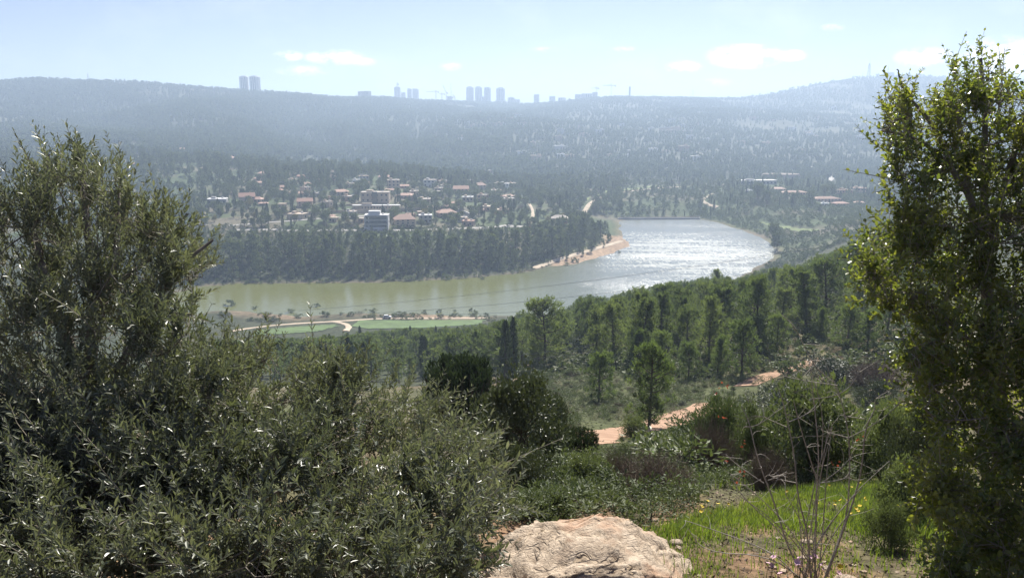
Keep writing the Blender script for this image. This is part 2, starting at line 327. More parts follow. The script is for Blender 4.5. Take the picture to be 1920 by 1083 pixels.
# terraces on the slopes far right and in the village
GC_far = None
ter = np.clip((GY - 560) / 60, 0, 1) * np.clip((1150 - GY) / 100, 0, 1)
GZ = GZ + ter * 0.8 * np.tanh(3 * np.sin(GZ * 2 * math.pi / 5.0)) * (SD > 30)
w = np.clip(SD / 60, 0, 1); w = w * w * (3 - 2 * w)
shore = np.where(SD < 0, WATER + np.maximum(SD * 0.10, -5), WATER + 0.035 * SD)
GZ = np.where(SD < 0, shore, shore * (1 - w) + np.maximum(GZ, WATER + 1.2) * w)
far_ok = (GY > 330) & (GY < 1000)
_g = RG[1] - RG[0]
def zs(x, y):
    x = np.asarray(x, float); y = np.asarray(y, float)
    a = np.clip(np.interp(x / (y + 6), SG, np.arange(len(SG))), 0, len(SG) - 1.001); b = np.clip((np.log(np.maximum(y + 6, 1.0)) - RG[0]) / _g, 0, NR - 1.001)
    i = a.astype(int); j = b.astype(int); fa = a - i; fb = b - j
    return (GZ[i, j] * (1 - fa) + GZ[i + 1, j] * fa) * (1 - fb) + (GZ[i, j + 1] * (1 - fa) + GZ[i + 1, j + 1] * fa) * fb
_march = np.exp(np.linspace(math.log(2.5), math.log(7000), 1500))
def hit(px, py, y0=0.0):
    """where the ray of a pixel first meets the ground"""
    a, b = pix_slope(px, py); Y = _march[_march > y0]
    g = zs(a * Y, Y) - b * Y
    k = np.argmax(g > 0)
    if not (g > 0).any(): k = len(Y) - 1
    if k > 0:
        t = -g[k - 1] / (g[k] - g[k - 1] + 1e-9); y = Y[k - 1] + t * (Y[k] - Y[k - 1])
    else: y = Y[0]
    return np.array([a * y, y, float(zs(a * y, y))])

# ground colours: soil, litter, shore sand, terraces (true surface colours)
n1 = fbm(GX / np.maximum(scl * .6, .5), GY / np.maximum(scl * .6, .5), 4) + 0.5; n2 = fbm(GX / 40 + 50, GY / 40, 4) + .5
def lerp(a, b, t): return np.asarray(a) * (1 - t[..., None]) + np.asarray(b) * t[..., None]
GC = lerp((0.135, 0.105, 0.065), (0.075, 0.085, 0.035), np.clip((n1 - .38) * 4, 0, 1))
GC = np.where((GY > 160)[..., None], lerp((0.060, 0.066, 0.038), (0.045, 0.055, 0.029), np.clip((n1 - .35) * 3, 0, 1)), GC)
vil = (GY > 590) & (GY < 1150)
GC = np.where(vil[..., None], lerp((0.14, 0.125, 0.085), (0.07, 0.095, 0.038), np.clip((n2 - .36) * 6, 0, 1)), GC)
clr = np.clip((-.14 - fbm(GX / 170, GY / 170, 4)) * 9, 0, 1) * (GY > 1240); GC = GC * (1 - clr[..., None]) + np.array((0.115, 0.115, 0.072)) * clr[..., None]
Ug = GX / np.maximum(GY, 1)
terline = np.clip(np.sin(GZ * 2 * math.pi / 9.0 + n2 * 2) * 3 - 2.1, 0, 1) * np.clip((n2 - .42) * 8, 0, 1) * (GY > 1250) * np.clip((Ug + .05) * 6, .08, .5)
GC = lerp(GC, (0.36, 0.34, 0.29), terline * .8) if False else GC * (1 - terline[..., None] * .8) + np.array((0.36, 0.34, 0.29)) * terline[..., None] * .8
sand = np.clip((7 - SD) / 5, 0, 1) * (GY > 250) * (GY < 1000) * .3
sand = np.where((Ug > 0.05) & (Ug < 0.16) & (GY > 540) & (GY < 720), np.clip((24 - SD) / 8, 0, 1), sand)
sand = np.where((Ug > -.36) & (Ug < -.02) & (GY > 395) & (GY < 450), np.clip((16 - SD) / 8, 0, 1) * np.clip(.3 + 2.5 * (n2 - .4), .15, 1), sand)
GC = GC * (1 - sand[..., None]) + np.array((0.33, 0.235, 0.155)) * sand[..., None] * (0.75 + 0.5 * n1[..., None])
earth = np.clip((n1 - .52) * 7, 0, 1) * np.clip((9 - GY) / 3, 0, 1) * .8
GC = GC * (1 - earth[..., None]) + np.array((0.33, 0.20, 0.125)) * earth[..., None]
gm, gn, gp, go_ = base_mat('ground soil')
ga = node(gn, 'ShaderNodeAttribute', attribute_name='col'); gt = node(gn, 'ShaderNodeTexCoord')
g1 = node(gn, 'ShaderNodeTexNoise'); g1.inputs['Scale'].default_value = 9; g1.inputs['Detail'].default_value = 8; g1.inputs['Roughness'].default_value = .7; gn.links.new(gt.outputs['Object'], g1.inputs['Vector'])
g2 = node(gn, 'ShaderNodeTexNoise'); g2.inputs['Scale'].default_value = 0.35; g2.inputs['Detail'].default_value = 6; gn.links.new(gt.outputs['Object'], g2.inputs['Vector'])
gv = mth(gn, 'MULTIPLY', mth(gn, 'POWER', mth(gn, 'MULTIPLY', g1.outputs[0], 2.0), 2.2), mth(gn, 'MULTIPLY', g2.outputs[0], 1.8))
gc = node(gn, 'ShaderNodeVectorMath', operation='SCALE'); gn.links.new(ga.outputs['Color'], gc.inputs[0]); gn.links.new(gv, gc.inputs['Scale'])
gn.links.new(gc.outputs[0], gp.inputs['Base Color']); gp.inputs['Roughness'].default_value = 0.95; gp.inputs['Specular IOR Level'].default_value = 0.1
gb = node(gn, 'ShaderNodeBump'); gb.inputs['Strength'].default_value = 0.6; gb.inputs['Distance'].default_value = 0.04; gn.links.new(g1.outputs[0], gb.inputs['Height']); gn.links.new(gb.outputs[0], gp.inputs['Normal'])
def grid_piece(name, j0, j1):
    ni, nj = len(SG), j1 - j0
    V = np.stack([GX[:, j0:j1], GY[:, j0:j1], GZ[:, j0:j1]], -1).reshape(-1, 3)
    idx = np.arange(ni * nj).reshape(ni, nj)
    F = np.stack([idx[:-1, :-1], idx[1:, :-1], idx[1:, 1:], idx[:-1, 1:]], -1).reshape(-1, 4)
    b = MB(); b.add(V, F); c = np.c_[GC[:, j0:j1].reshape(-1, 3), np.ones(len(V))]
    return tag(b.obj(name, gm, smooth=True, col=c), kind='structure')
JH = int(np.argmin(np.abs(YG - 1230)))
grid_piece('ground', 0, JH + 1)
grid_piece('hills', JH, NR)

# lake
wm, wnn, wp, wout = base_mat('lake water')
wt = node(wnn, 'ShaderNodeTexCoord')
mp = node(wnn, 'ShaderNodeMapping'); mp.inputs['Scale'].default_value = (0.35, 1.0, 1); mp.inputs['Rotation'].default_value = (0, 0, 0.25); wnn.links.new(wt.outputs['Object'], mp.inputs[0])
wz = node(wnn, 'ShaderNodeTexNoise'); wz.inputs['Scale'].default_value = 0.9; wz.inputs['Detail'].default_value = 6; wz.inputs['Roughness'].default_value = 0.65; wnn.links.new(mp.outputs[0], wz.inputs['Vector'])
wz2 = node(wnn, 'ShaderNodeTexNoise'); wz2.inputs['Scale'].default_value = 0.022; wz2.inputs['Detail'].default_value = 5; wnn.links.new(mp.outputs[0], wz2.inputs['Vector'])
gust = node(wnn, 'ShaderNodeMapRange'); gust.inputs[1].default_value = 0.30; gust.inputs[2].default_value = 0.72; wnn.links.new(wz2.outputs[0], gust.inputs[0])
mp2 = node(wnn, 'ShaderNodeMapping'); mp2.inputs['Scale'].default_value = (0.02, 0.10, 1); mp2.inputs['Rotation'].default_value = (0, 0, 0.12); wnn.links.new(wt.outputs['Object'], mp2.inputs[0])
wz3 = node(wnn, 'ShaderNodeTexNoise'); wz3.inputs['Scale'].default_value = 1.0; wz3.inputs['Detail'].default_value = 9; wz3.inputs['Roughness'].default_value = 0.75; wnn.links.new(mp2.outputs[0], wz3.inputs['Vector'])
pw = node(wnn, 'ShaderNodeMapRange'); pw.inputs[1].default_value = 0.44; pw.inputs[2].default_value = 0.62; wnn.links.new(wz3.outputs[0], pw.inputs[0]); mp3 = node(wnn, 'ShaderNodeMapping'); mp3.inputs['Scale'].default_value = (0.42, 0.10, 1); wnn.links.new(wt.outputs['Object'], mp3.inputs[0]); wz5 = node(wnn, 'ShaderNodeTexNoise'); wz5.inputs['Scale'].default_value = 1.0; wz5.inputs['Detail'].default_value = 3; wz5.inputs['Roughness'].default_value = .8; wnn.links.new(mp3.outputs[0], wz5.inputs['Vector'])
sp = node(wnn, 'ShaderNodeMapRange'); sp.inputs[1].default_value = 0.50; sp.inputs[2].default_value = 0.66; wnn.links.new(wz5.outputs[0], sp.inputs[0]); paw = mth(wnn, 'ADD', mth(wnn, 'MULTIPLY', pw.outputs[0], .45), mth(wnn, 'MULTIPLY', sp.outputs[0], .75), clamp=True)
wz4 = node(wnn, 'ShaderNodeTexNoise'); wz4.inputs['Scale'].default_value = 0.009; wz4.inputs['Detail'].default_value = 2; wnn.links.new(wt.outputs['Object'], wz4.inputs['Vector']); gl = node(wnn, 'ShaderNodeMapRange'); gl.inputs[1].default_value = .40; gl.inputs[2].default_value = .56; wnn.links.new(wz4.outputs[0], gl.inputs[0]); 
gsx = node(wnn, 'ShaderNodeVectorMath', operation='DISTANCE'); gmp = node(wnn, 'ShaderNodeMapping'); gmp.inputs['Scale'].default_value = (1, .75, 0); wnn.links.new(wt.outputs['Object'], gmp.inputs[0]); wnn.links.new(gmp.outputs[0], gsx.inputs[0]); gsx.inputs[1].default_value = (128, 605 * .75, 0)
gfa = node(wnn, 'ShaderNodeMapRange', interpolation_type='SMOOTHSTEP'); gfa.inputs[1].default_value = 125; gfa.inputs[2].default_value = 35; wnn.links.new(gsx.outputs['Value'], gfa.inputs[0]); glit = mth(wnn, 'MULTIPLY', gfa.outputs[0], mth(wnn, 'ADD', .35, mth(wnn, 'MULTIPLY', gl.outputs[0], .65)))
wsx = node(wnn, 'ShaderNodeSeparateXYZ'); wnn.links.new(wt.outputs['Object'], wsx.inputs[0])
lee = node(wnn, 'ShaderNodeMapRange', interpolation_type='SMOOTHSTEP'); lee.inputs[1].default_value = -10; lee.inputs[2].default_value = 110; wnn.links.new(mth(wnn, 'ADD', wsx.outputs[0], mth(wnn, 'MULTIPLY', gust.outputs[0], 40)), lee.inputs[0])
wnn.links.new(mth(wnn, 'ADD', 0.14, mth(wnn, 'MULTIPLY', lee.outputs[0], mth(wnn, 'ADD', .08, mth(wnn, 'MULTIPLY', mth(wnn, 'MULTIPLY', paw, mth(wnn, 'ADD', .15, mth(wnn, 'MULTIPLY', glit, .85))), 0.30)))), wp.inputs['Roughness'])
wb = node(wnn, 'ShaderNodeBump'); wb.inputs['Distance'].default_value = 0.45; wnn.links.new(mth(wnn, 'ADD', 0.12, mth(wnn, 'MULTIPLY', lee.outputs[0], mth(wnn, 'ADD', .2, mth(wnn, 'MULTIPLY', gust.outputs[0], 0.6)))), wb.inputs['Strength']); wnn.links.new(wz.outputs[0], wb.inputs['Height']); wnn.links.new(wb.outputs[0], wp.inputs['Normal'])
wnn.links.new(mixc(wnn, lee.outputs[0], mixc(wnn, wz2.outputs[0], (0.125, 0.135, 0.04), (0.16, 0.165, 0.055)), (0.055, 0.075, 0.06)), wp.inputs['Base Color']); wp.inputs['IOR'].default_value = 1.33
b = MB(); lx = np.linspace(-260, 330, 60); ly = np.linspace(380, 900, 60); LX, LY = np.meshgrid(lx, ly, indexing='ij')
idx = np.arange(3600).reshape(60, 60); b.add(np.stack([LX, LY, np.full_like(LX, WATER)], -1).reshape(-1, 3), np.stack([idx[:-1, :-1], idx[1:, :-1], idx[1:, 1:], idx[:-1, 1:]], -1).reshape(-1, 4))
tag(b.obj('water', wm, smooth=True), kind='structure')

# haze: one closed box of even air round everything
hb = MB(); hb.add(*box((0, 4200, 55), (15000, 9400, 330)))
hm = bpy.data.materials.new('haze air'); hm.use_nodes = True; hn = hm.node_tree; hn.nodes.clear()
pv = node(hn, 'ShaderNodeVolumePrincipled'); ho = node(hn, 'ShaderNodeOutputMaterial'); hn.links.new(pv.outputs[0], ho.inputs['Volume'])
pv.inputs['Density'].default_value = HAZE_DENSITY; pv.inputs['Color'].default_value = HAZE_COLOR; pv.inputs['Anisotropy'].default_value = HAZE_ANISO; pv.inputs['Density Attribute'].default_value = ''
try: hm.cycles.homogeneous_volume = True
except Exception: pass
tag(hb.obj('haze', hm), 'pale blue haze filling the valley air', 'haze', kind='stuff')
#PART2
# ------------------------------------------------------------------ roads, paths, fields (draped on the ground)
def dens(P, step):
    P = np.asarray(P, float); out = [P[:1]]
    for a, b_ in zip(P[:-1], P[1:]):
        n = max(1, int(np.linalg.norm(b_ - a) / step)); t = np.linspace(0, 1, n + 1)[1:, None]; out.append(a * (1 - t) + b_ * t)
    return np.concatenate(out)
def smooth_line(P, it=2):
    P = np.asarray(P, float)
    for _ in range(it):
        q = np.empty((len(P) * 2 - 2, P.shape[1])); q[0::2] = P[:-1] * .75 + P[1:] * .25; q[1::2] = P[:-1] * .25 + P[1:] * .75
        P = np.concatenate([P[:1], q, P[-1:]])
    return P
STRIPS = []
def strip(name, pix, width, mat, lift, step, wob=0.3, across=5, y0=0, kind='structure'):
    L = np.array([hit(px, py, y0)[:2] for px, py in pix]); L = dens(smooth_line(L), step)
    T = nrm(np.gradient(L, axis=0)); Nn = np.c_[-T[:, 1], T[:, 0]]
    k = np.linspace(-.5, .5, across); ww = width * (1 + wob * 2 * fbm(L[:, 0] / width / 2, L[:, 1] / width / 2, 3))
    P = L[:, None] + Nn[:, None] * (k[None, :, None] * ww[:, None, None])
    P += fbm(P[..., 0] / width * 3, P[..., 1] / width * 3, 2)[..., None] * width * wob * .6 * (np.abs(k)[None, :, None] > .4)
    Z = zs(P[..., 0], P[..., 1]) + lift * (1 - 0.6 * (np.abs(k)[None] > .45))
    V = np.concatenate([P, Z[..., None]], -1).reshape(-1, 3); n = len(L)
    idx = np.arange(n * across).reshape(n, across); F = np.stack([idx[:-1, :-1], idx[:-1, 1:], idx[1:, 1:], idx[1:, :-1]], -1).reshape(-1, 4)
    b = MB(); b.add(V, F); STRIPS.append((L, width)); return tag(b.obj(name, mat, smooth=True), kind=kind)
strip('dirt_path', [(985, 838), (1090, 822), (1150, 810), (1230, 795), (1300, 772), (1340, 757)], 3.4, M['redpath'], 0.07, 0.4, wob=.5, across=9)
strip('dirt_path', [(1395, 724), (1440, 702), (1500, 688), (1548, 671)], 3.2, M['redpath'], 0.09, 0.5, wob=.5, across=9)
strip('dirt_track', [(430, 622), (500, 611), (560, 606), (640, 602), (720, 597), (820, 597), (920, 596)], 3.4, M['track'], 0.35, 4)
strip('dirt_track', [(628, 603), (648, 607), (656, 613), (648, 621)], 3.0, M['track'], 0.35, 4)
strip('lakeside_track', [(1000, 503), (1040, 489), (1090, 474), (1130, 463), (1165, 452)], 5.0, M['track'], 0.4, 5)
strip('village_road', [(440, 431), (560, 433), (700, 433), (820, 431), (900, 429), (985, 424)], 5.0, M['road'], 0.5, 5)
strip('village_road', [(430, 423), (500, 418), (580, 412), (690, 404), (780, 402)], 4.0, M['road'], 0.5, 5)
strip('village_road', [(990, 425), (1000, 408), (998, 390), (985, 375), (965, 366)], 3.0, M['track'], 0.5, 5)
strip('valley_track', [(1092, 402), (1100, 388), (1118, 374), (1150, 363), (1190, 357), (1240, 352), (1290, 350)], 5.0, M['track'], 0.6, 6)
strip('valley_track', [(1345, 389), (1318, 380), (1316, 373), (1338, 363)], 5.0, M['track'], 0.6, 5)
strip('valley_road', [(1552, 341), (1560, 332), (1570, 326), (1545, 318), (1505, 310)], 9.0, M['road'], 0.8, 8)
strip('hillside_road', [(1285, 298), (1308, 295), (1322, 290), (1305, 286)], 8.0, M['road'], 1.5, 8, y0=1230)
def patch(name, pix, mat, lift, res, y0=0):
    poly = np.array([hit(px, py, y0)[:2] for px, py in pix]); lo = poly.min(0) - res; hi = poly.max(0) + res
    gx = np.arange(lo[0], hi[0], res); gy = np.arange(lo[1], hi[1], res); X, Y = np.meshgrid(gx, gy, indexing='ij')
    d = sdist(X, Y, poly) + fbm(X / 9, Y / 9, 3) * 4
    keep = d < 0; idx = np.arange(X.size).reshape(X.shape)
    F = np.stack([idx[:-1, :-1], idx[1:, :-1], idx[1:, 1:], idx[:-1, 1:]], -1); fk = keep[:-1, :-1] & keep[1:, :-1] & keep[1:, 1:] & keep[:-1, 1:]
    V = np.stack([X, Y, zs(X, Y) + lift], -1).reshape(-1, 3)
    b = MB(); b.add(V, F[fk]); return tag(b.obj(name, mat, smooth=True), kind='structure'), poly
FIELDS = []
for nm, px_, mt, lf in (('field', [(470, 630), (480, 620), (560, 612), (632, 607), (636, 612), (600, 622)], 'field', .25), ('field', [(652, 612), (672, 601), (780, 600), (915, 599), (900, 609), (800, 615), (690, 617)], 'field', .25),
                        ('meadow', [(1100, 383), (1110, 370), (1150, 360), (1220, 352), (1290, 346), (1225, 348), (1130, 358), (1098, 372)], 'meadow', .5), ('meadow', [(1400, 412), (1480, 424), (1545, 433), (1520, 436), (1440, 424)], 'meadow', .5),
                        ('meadow', [(1215, 855), (1225, 838), (1275, 836), (1290, 850), (1260, 862)], 'field', .03)):
    o_, p_ = patch(nm, px_, M[mt], lf, 1.5 if lf > .1 else .12); FIELDS.append(p_)

# dam across the far end of the lake, built of wall sections and a parapet
dA, dB = at(1158, 411, 846), at(1312, 407, 850)
dl = float(np.hypot(*(dB - dA)[:2])); drz = math.atan2(dB[1] - dA[1], dB[0] - dA[0])
dam = empty('dam', ((dA[0] + dB[0]) / 2, (dA[1] + dB[1]) / 2, WATER), drz); tag(dam, 'long low concrete dam wall across the far end of the lake', 'dam')
b = MB(); sec = np.array([(-3, -4), (-2.2, 1.5), (-0.8, 1.7), (0.8, 1.7), (2.4, 1.2), (5, -4)])
V = np.concatenate([np.c_[np.full(6, xx), sec] for xx in (-dl / 2, dl / 2)]); b.add(V, [(i, i + 1, i + 7, i + 6) for i in range(5)]); b.obj('wall', M['grey'], dam)
b = MB(); b.add(*box((0, -0.4, 2.05), (dl * .98, .35, .7))); b.obj('parapet', M['stone'], dam)
for i in range(9):
    b = MB(); b.add(*box((-dl / 2 + dl * (i + .5) / 9, -2.2, -.3), (0.9, 1.6, 3.2))); b.obj('buttress', M['grey'], dam)

# ------------------------------------------------------------------ trees: shapes shared by many trees
def tuft_faces(C, D, L, Wd, rng, tint):
    """small pointed leaf faces: kites of two triangles"""
    n = len(C); S = nrm(np.cross(D, rng.normal(size=(n, 3)))); N_ = np.cross(D, S)
    L = np.broadcast_to(L, (n,))[:, None]; Wd = np.broadcast_to(Wd, (n,))[:, None]
    V = np.stack([C - D * L * .5, C + S * Wd * .5 + N_ * Wd * .2, C + D * L * .5, C - S * Wd * .5 + N_ * Wd * .2], 1)
    i = np.arange(n)[:, None] * 4; F = np.concatenate([i + [0, 1, 2], i + [0, 2, 3]])
    return V.reshape(-1, 3), F, np.repeat(np.broadcast_to(tint, (n,)), 4)
def conifer(seed, H, spread, base, nl, ncl, per, L, Wd, umbrella=0.0, dead=0):
    """pine of unit proportions: (trunk builder, crown builder)"""
    rng = np.random.default_rng(seed); tk, cr = MB(), MB()
    k = 7; t = np.linspace(0, 1, k); lean = rng.normal(0, .025 * H, 2)
    P = np.c_[lean[0] * t ** 2 + np.cumsum(rng.normal(0, .006 * H, k)), lean[1] * t ** 2 + np.cumsum(rng.normal(0, .006 * H, k)), H * t * .96 - 0.3]
    tk.add(*tubes(P[None], (0.017 * H * (1 - t) ** .8 + 0.004 * H)[None], 6))
    trunk_at = lambda h: np.stack([np.interp(h, P[:, 2], P[:, i]) for i in range(3)], -1)
    h = H * (base + (1 - base) * (np.arange(nl) + rng.random(nl)) / nl * .97); f = (h / H - base) / (1 - base)
    az = np.arange(nl) * 2.4 + rng.normal(0, .5, nl)
    prof = (1 - umbrella) * (1 - f) ** .75 * (0.35 + .65 * np.minimum(1, f / .12)) + umbrella * np.sqrt(np.clip(1 - ((f - .62) / .55) ** 2, 0.03, 1))
    ln = spread * prof * rng.uniform(.7, 1.25, nl) + .03 * H
    up = np.interp(f, [0, 1], [.12, 1.1]) + rng.normal(0, .15, nl)
    A = trunk_at(h); dirs = nrm(np.c_[np.cos(az), np.sin(az), up]); E = A + dirs * ln[:, None]
    bend = np.c_[np.zeros((nl, 2)), -.08 * ln]; LP = bez(A, E, bend, 4)
    tk.add(*tubes(LP, np.linspace(1, .3, 4)[None] * (.007 * H * (ln / ln.max()) ** .5 + .0015 * H)[:, None], 4))
    if dead:
        hd = H * rng.uniform(.12, max(base, .2), dead); azd = rng.uniform(0, 6.28, dead); Ad = trunk_at(hd)
        Ed = Ad + np.c_[np.cos(azd), np.sin(azd), rng.uniform(-.2, .25, dead)] * (spread * rng.uniform(.35, .8, dead))[:, None]
        tk.add(*tubes(bez(Ad, Ed, np.c_[np.zeros((dead, 2)), rng.normal(0, .1, dead)], 4), np.linspace(1, .2, 4)[None] * np.full((dead, 1), .004 * H), 3))
    # needle clumps along the outer limbs
    li = rng.integers(0, nl, ncl); li[:nl] = np.arange(nl)[:ncl]; q = rng.uniform(.35, 1.05, ncl); q[:nl] = 1.0
    C0 = A[li] + (E[li] - A[li]) * q[:, None] + rng.normal(0, 1, (ncl, 3)) * (.16 * ln[li] + .012 * H)[:, None] * (1, 1, .6)
    cr_r = (.044 * H) * rng.uniform(.45, 1.4, ncl) * np.clip(ln[li] / spread + .4, .4, 1.1)
    ci = np.repeat(np.arange(ncl), per); n = len(ci); off = nrm(rng.normal(size=(n, 3))) * rng.random((n, 1)) ** .45
    C = C0[ci] + off * cr_r[ci][:, None] * (.9, .9, 1.35)
    D = nrm(off * .8 + (C - np.c_[0 * h[:1], 0 * h[:1], h[:1]]) * 0 + dirs[li][ci] * .5 + np.array((0, 0, .55)) + rng.normal(0, .35, (n, 3)))
    tint = np.clip(rng.uniform(-.1, .95, ncl)[ci] + rng.normal(0, .18, n), 0, 1)
    cr.add(*tuft_faces(C, D, L * rng.uniform(.6, 1.3, n), Wd * rng.uniform(.7, 1.3, n), rng, tint))
    return tk, cr
def columnar(seed, H, r, n, L, Wd):
    rng = np.random.default_rng(seed); tk, cr = MB(), MB()
    tk.add(*tubes(np.array([[(0, 0, -.3), (0, 0, H * .5), (0, 0, H * .93)]]), np.array([[.03 * H, .02 * H, .005 * H]]), 5))
    f = rng.random(n) ** .85; a = rng.uniform(0, 6.28, n); prof = np.interp(f, [0, .06, .3, .7, .93, 1], [.55, .85, 1, .8, .35, .05])
    lob = 1 + .18 * np.sin(a * 3 + f * 9 + seed) + .12 * np.sin(a * 5 - f * 17)
    rr = r * prof * lob * (.55 + .5 * rng.random(n) ** .4)
    C = np.c_[np.cos(a) * rr, np.sin(a) * rr, H * (.03 + .97 * f)]; D = nrm(np.c_[np.cos(a) * .25, np.sin(a) * .25, np.ones(n)] + rng.normal(0, .2, (n, 3)))
    cr.add(*tuft_faces(C, D, L * rng.uniform(.6, 1.3, n), Wd, rng, rng.uniform(0, .9, n))); return tk, cr
def bushy(seed, H, r, trunk_h, lobes, n, L, Wd, up=.4, stems=5):
    """broadleaf tree or shrub: leaf faces on the shells of many lobes"""
    rng = np.random.default_rng(seed); tk, cr = MB(), MB()
    f = rng.random(lobes); a = np.arange(lobes) * 2.4 + rng.normal(0, .3, lobes); hh = trunk_h + (H - trunk_h) * (.12 + .72 * f)
    rad = r * .72 * np.sqrt(np.clip(1 - ((f - .35) / .72) ** 2, .04, 1)) * rng.uniform(.3, 1.3, lobes)
    LC = np.c_[np.cos(a) * rad, np.sin(a) * rad, hh]; LR = rng.uniform(.13, .42, lobes) * r
    k = min(stems, lobes); A = np.c_[rng.normal(0, .03 * r, (k, 2)), np.full(k, -.05 * H)]
    tk.add(*tubes(bez(A, LC[:k], rng.normal(0, .06 * r, (k, 3)), 5), np.linspace(1, .25, 5)[None] * np.full((k, 1), .022 * H), 4))
    A2 = LC[np.arange(lobes) % k] * np.array((.5, .5, .62)); tk.add(*tubes(bez(A2, LC, rng.normal(0, .04 * r, (lobes, 3)), 4), np.linspace(1, .3, 4)[None] * np.full((lobes, 1), .010 * H), 3))
    li = rng.integers(0, lobes, n); off = nrm(rng.normal(size=(n, 3)) + (0, 0, .25)); rr = LR[li] * (.35 + .85 * rng.random(n) ** .6) * np.where(rng.random(n) < .12, rng.uniform(1.1, 1.55, n), 1)
    C = LC[li] + off * rr[:, None] * (1, 1, .85); C[:, 2] = np.maximum(C[:, 2], .02 * H)
    D = nrm(off + np.array((0, 0, up)) + rng.normal(0, .5, (n, 3)))
    cr.add(*tuft_faces(C, D, L * rng.uniform(.6, 1.3, n), Wd * rng.uniform(.7, 1.2, n), rng, np.clip(rng.uniform(.1, .8, lobes)[li] + rng.normal(0, .18, n), 0, 1))); return tk, cr
def twiggy(seed, H, r, n):
    """leafless shrub: many thin forked stems"""
    rng = np.random.default_rng(seed); tk, cr = MB(), MB()
    a = rng.uniform(0, 6.28, n); q = np.sqrt(rng.random(n)); A = np.c_[np.cos(a) * q * r * .35, np.sin(a) * q * r * .35, np.full(n, -.05 * H)]
    E = np.c_[np.cos(a) * q * r, np.sin(a) * q * r, H * np.sqrt(np.clip(1 - q ** 2 * .75, .1, 1)) * rng.uniform(.6, 1.05, n)]
    St = bez(A, E, rng.normal(0, .08 * r, (n, 3)), 5); tk.add(*tubes(St, np.linspace(1, .35, 5)[None] * np.full((n, 1), .006 * H), 3))
    m = 7; i = np.repeat(np.arange(n), m); t = rng.uniform(.3, .95, n * m); B = A[i] * (1 - t[:, None]) + E[i] * t[:, None]
    D = nrm((E - A)[i] * (.6 / H) + rng.normal(0, .7, (n * m, 3))); l = H * rng.uniform(.08, .28, n * m)
    cr.add(*tubes(bez(B, B + D * l[:, None], rng.normal(0, .02 * H, (n * m, 3)), 3), np.linspace(1, .4, 3)[None] * np.full((n * m, 1), .0033 * H), 3), tint=rng.random())
    return tk, cr
def two(nm, tc_, tm, cm_):
    tk, cr = tc_
    return (tk.mesh(nm + ' trunk', tm, True), cr.mesh(nm + ' crown', cm_))
def one(nm, tc_, tm, cm_):
    """trunk and crown in one small far mesh"""
    tk, cr = tc_; b = MB()
    for src, mi in ((tk, 0), (cr, 1)):
        V = np.concatenate(src.V); t = np.concatenate(src.t)
        o_ = 0
        fs = [(f, 'T') for f in src.T] + [(f, 'Q') for f in src.Q]
        first = True
        for f, _ in fs:
            if first: b.add(V, f, t, mi); off = b.n - len(V); first = False
            else:
                b.V.append(np.zeros((0, 3), np.float32)); b.t.append(np.zeros(0, np.float32))
                k = 'T' if f.shape[1] == 3 else 'Q'; (b.T if k == 'T' else b.Q).append(f + off); b.fm[k].append(np.full(len(f), mi, np.int32))
    return b.mesh(nm, [tm, cm_])
NEARPINE = [two('pine', conifer(s, 12, sp * 1.05, ba * .55, 38, 175, 40, .46, .11, um * .45, dd), M['bark'], M['pine']) for s, sp, ba, um, dd in
            ((1, 2.7, .30, .55, 6), (2, 3.0, .38, .7, 9), (3, 2.3, .25, .4, 5), (4, 2.6, .33, .6, 8), (5, 2.1, .2, .3, 4), (6, 3.2, .42, .8, 10))]
YOUNG = [two('young pine', conifer(s, 6, sp * 1.05, .05, 46, 190, 40, .26, .06, um * .8, 0), M['bark'], M['pine_young']) for s, sp, um in ((11, 1.5, .25), (12, 1.8, .4), (13, 1.3, .15), (14, 1.6, .5))]
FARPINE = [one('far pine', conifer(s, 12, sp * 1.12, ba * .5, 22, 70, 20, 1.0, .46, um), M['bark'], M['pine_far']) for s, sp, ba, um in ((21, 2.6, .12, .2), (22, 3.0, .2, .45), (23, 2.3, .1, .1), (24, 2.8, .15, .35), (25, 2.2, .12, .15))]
CYP = [one('cypress', columnar(s, 11, r, 420, 1.0, .34), M['bark'], M['cypress']) for s, r in ((31, 1.0), (32, .8), (33, 1.25))]
GARD = [one('garden tree', bushy(s, 7, r, 1.4, 22, 760, .85, .42), M['bark'], M['garden']) for s, r in ((41, 3.0), (42, 3.6), (43, 2.6), (44, 3.2))]
AUT = [one('yellowing tree', bushy(s, 8, r, 1.6, 20, 600, .8, .36), M['bark'], M['autumn']) for s, r in ((45, 3.2), (46, 3.8))]
BARE = [one('bare tree', twiggy(s, 7, r, 70), M['bare'], M['bare']) for s, r in ((47, 3.0), (48, 3.4))]
def sky_limit(px):   # forest top line in the photograph: keeps the water in view
    return np.interp(px, [300, 640, 700, 800, 900, 925, 940, 985, 1010, 1060, 1100, 1140, 1200, 1280, 1330, 1345, 1380, 1440, 1500, 1560, 1620, 1700, 1950],
                     [640, 640, 622, 618, 612, 606, 595, 585, 588, 574, 552, 556, 536, 526, 520, 515, 522, 500, 492, 470, 445, 425, 420])
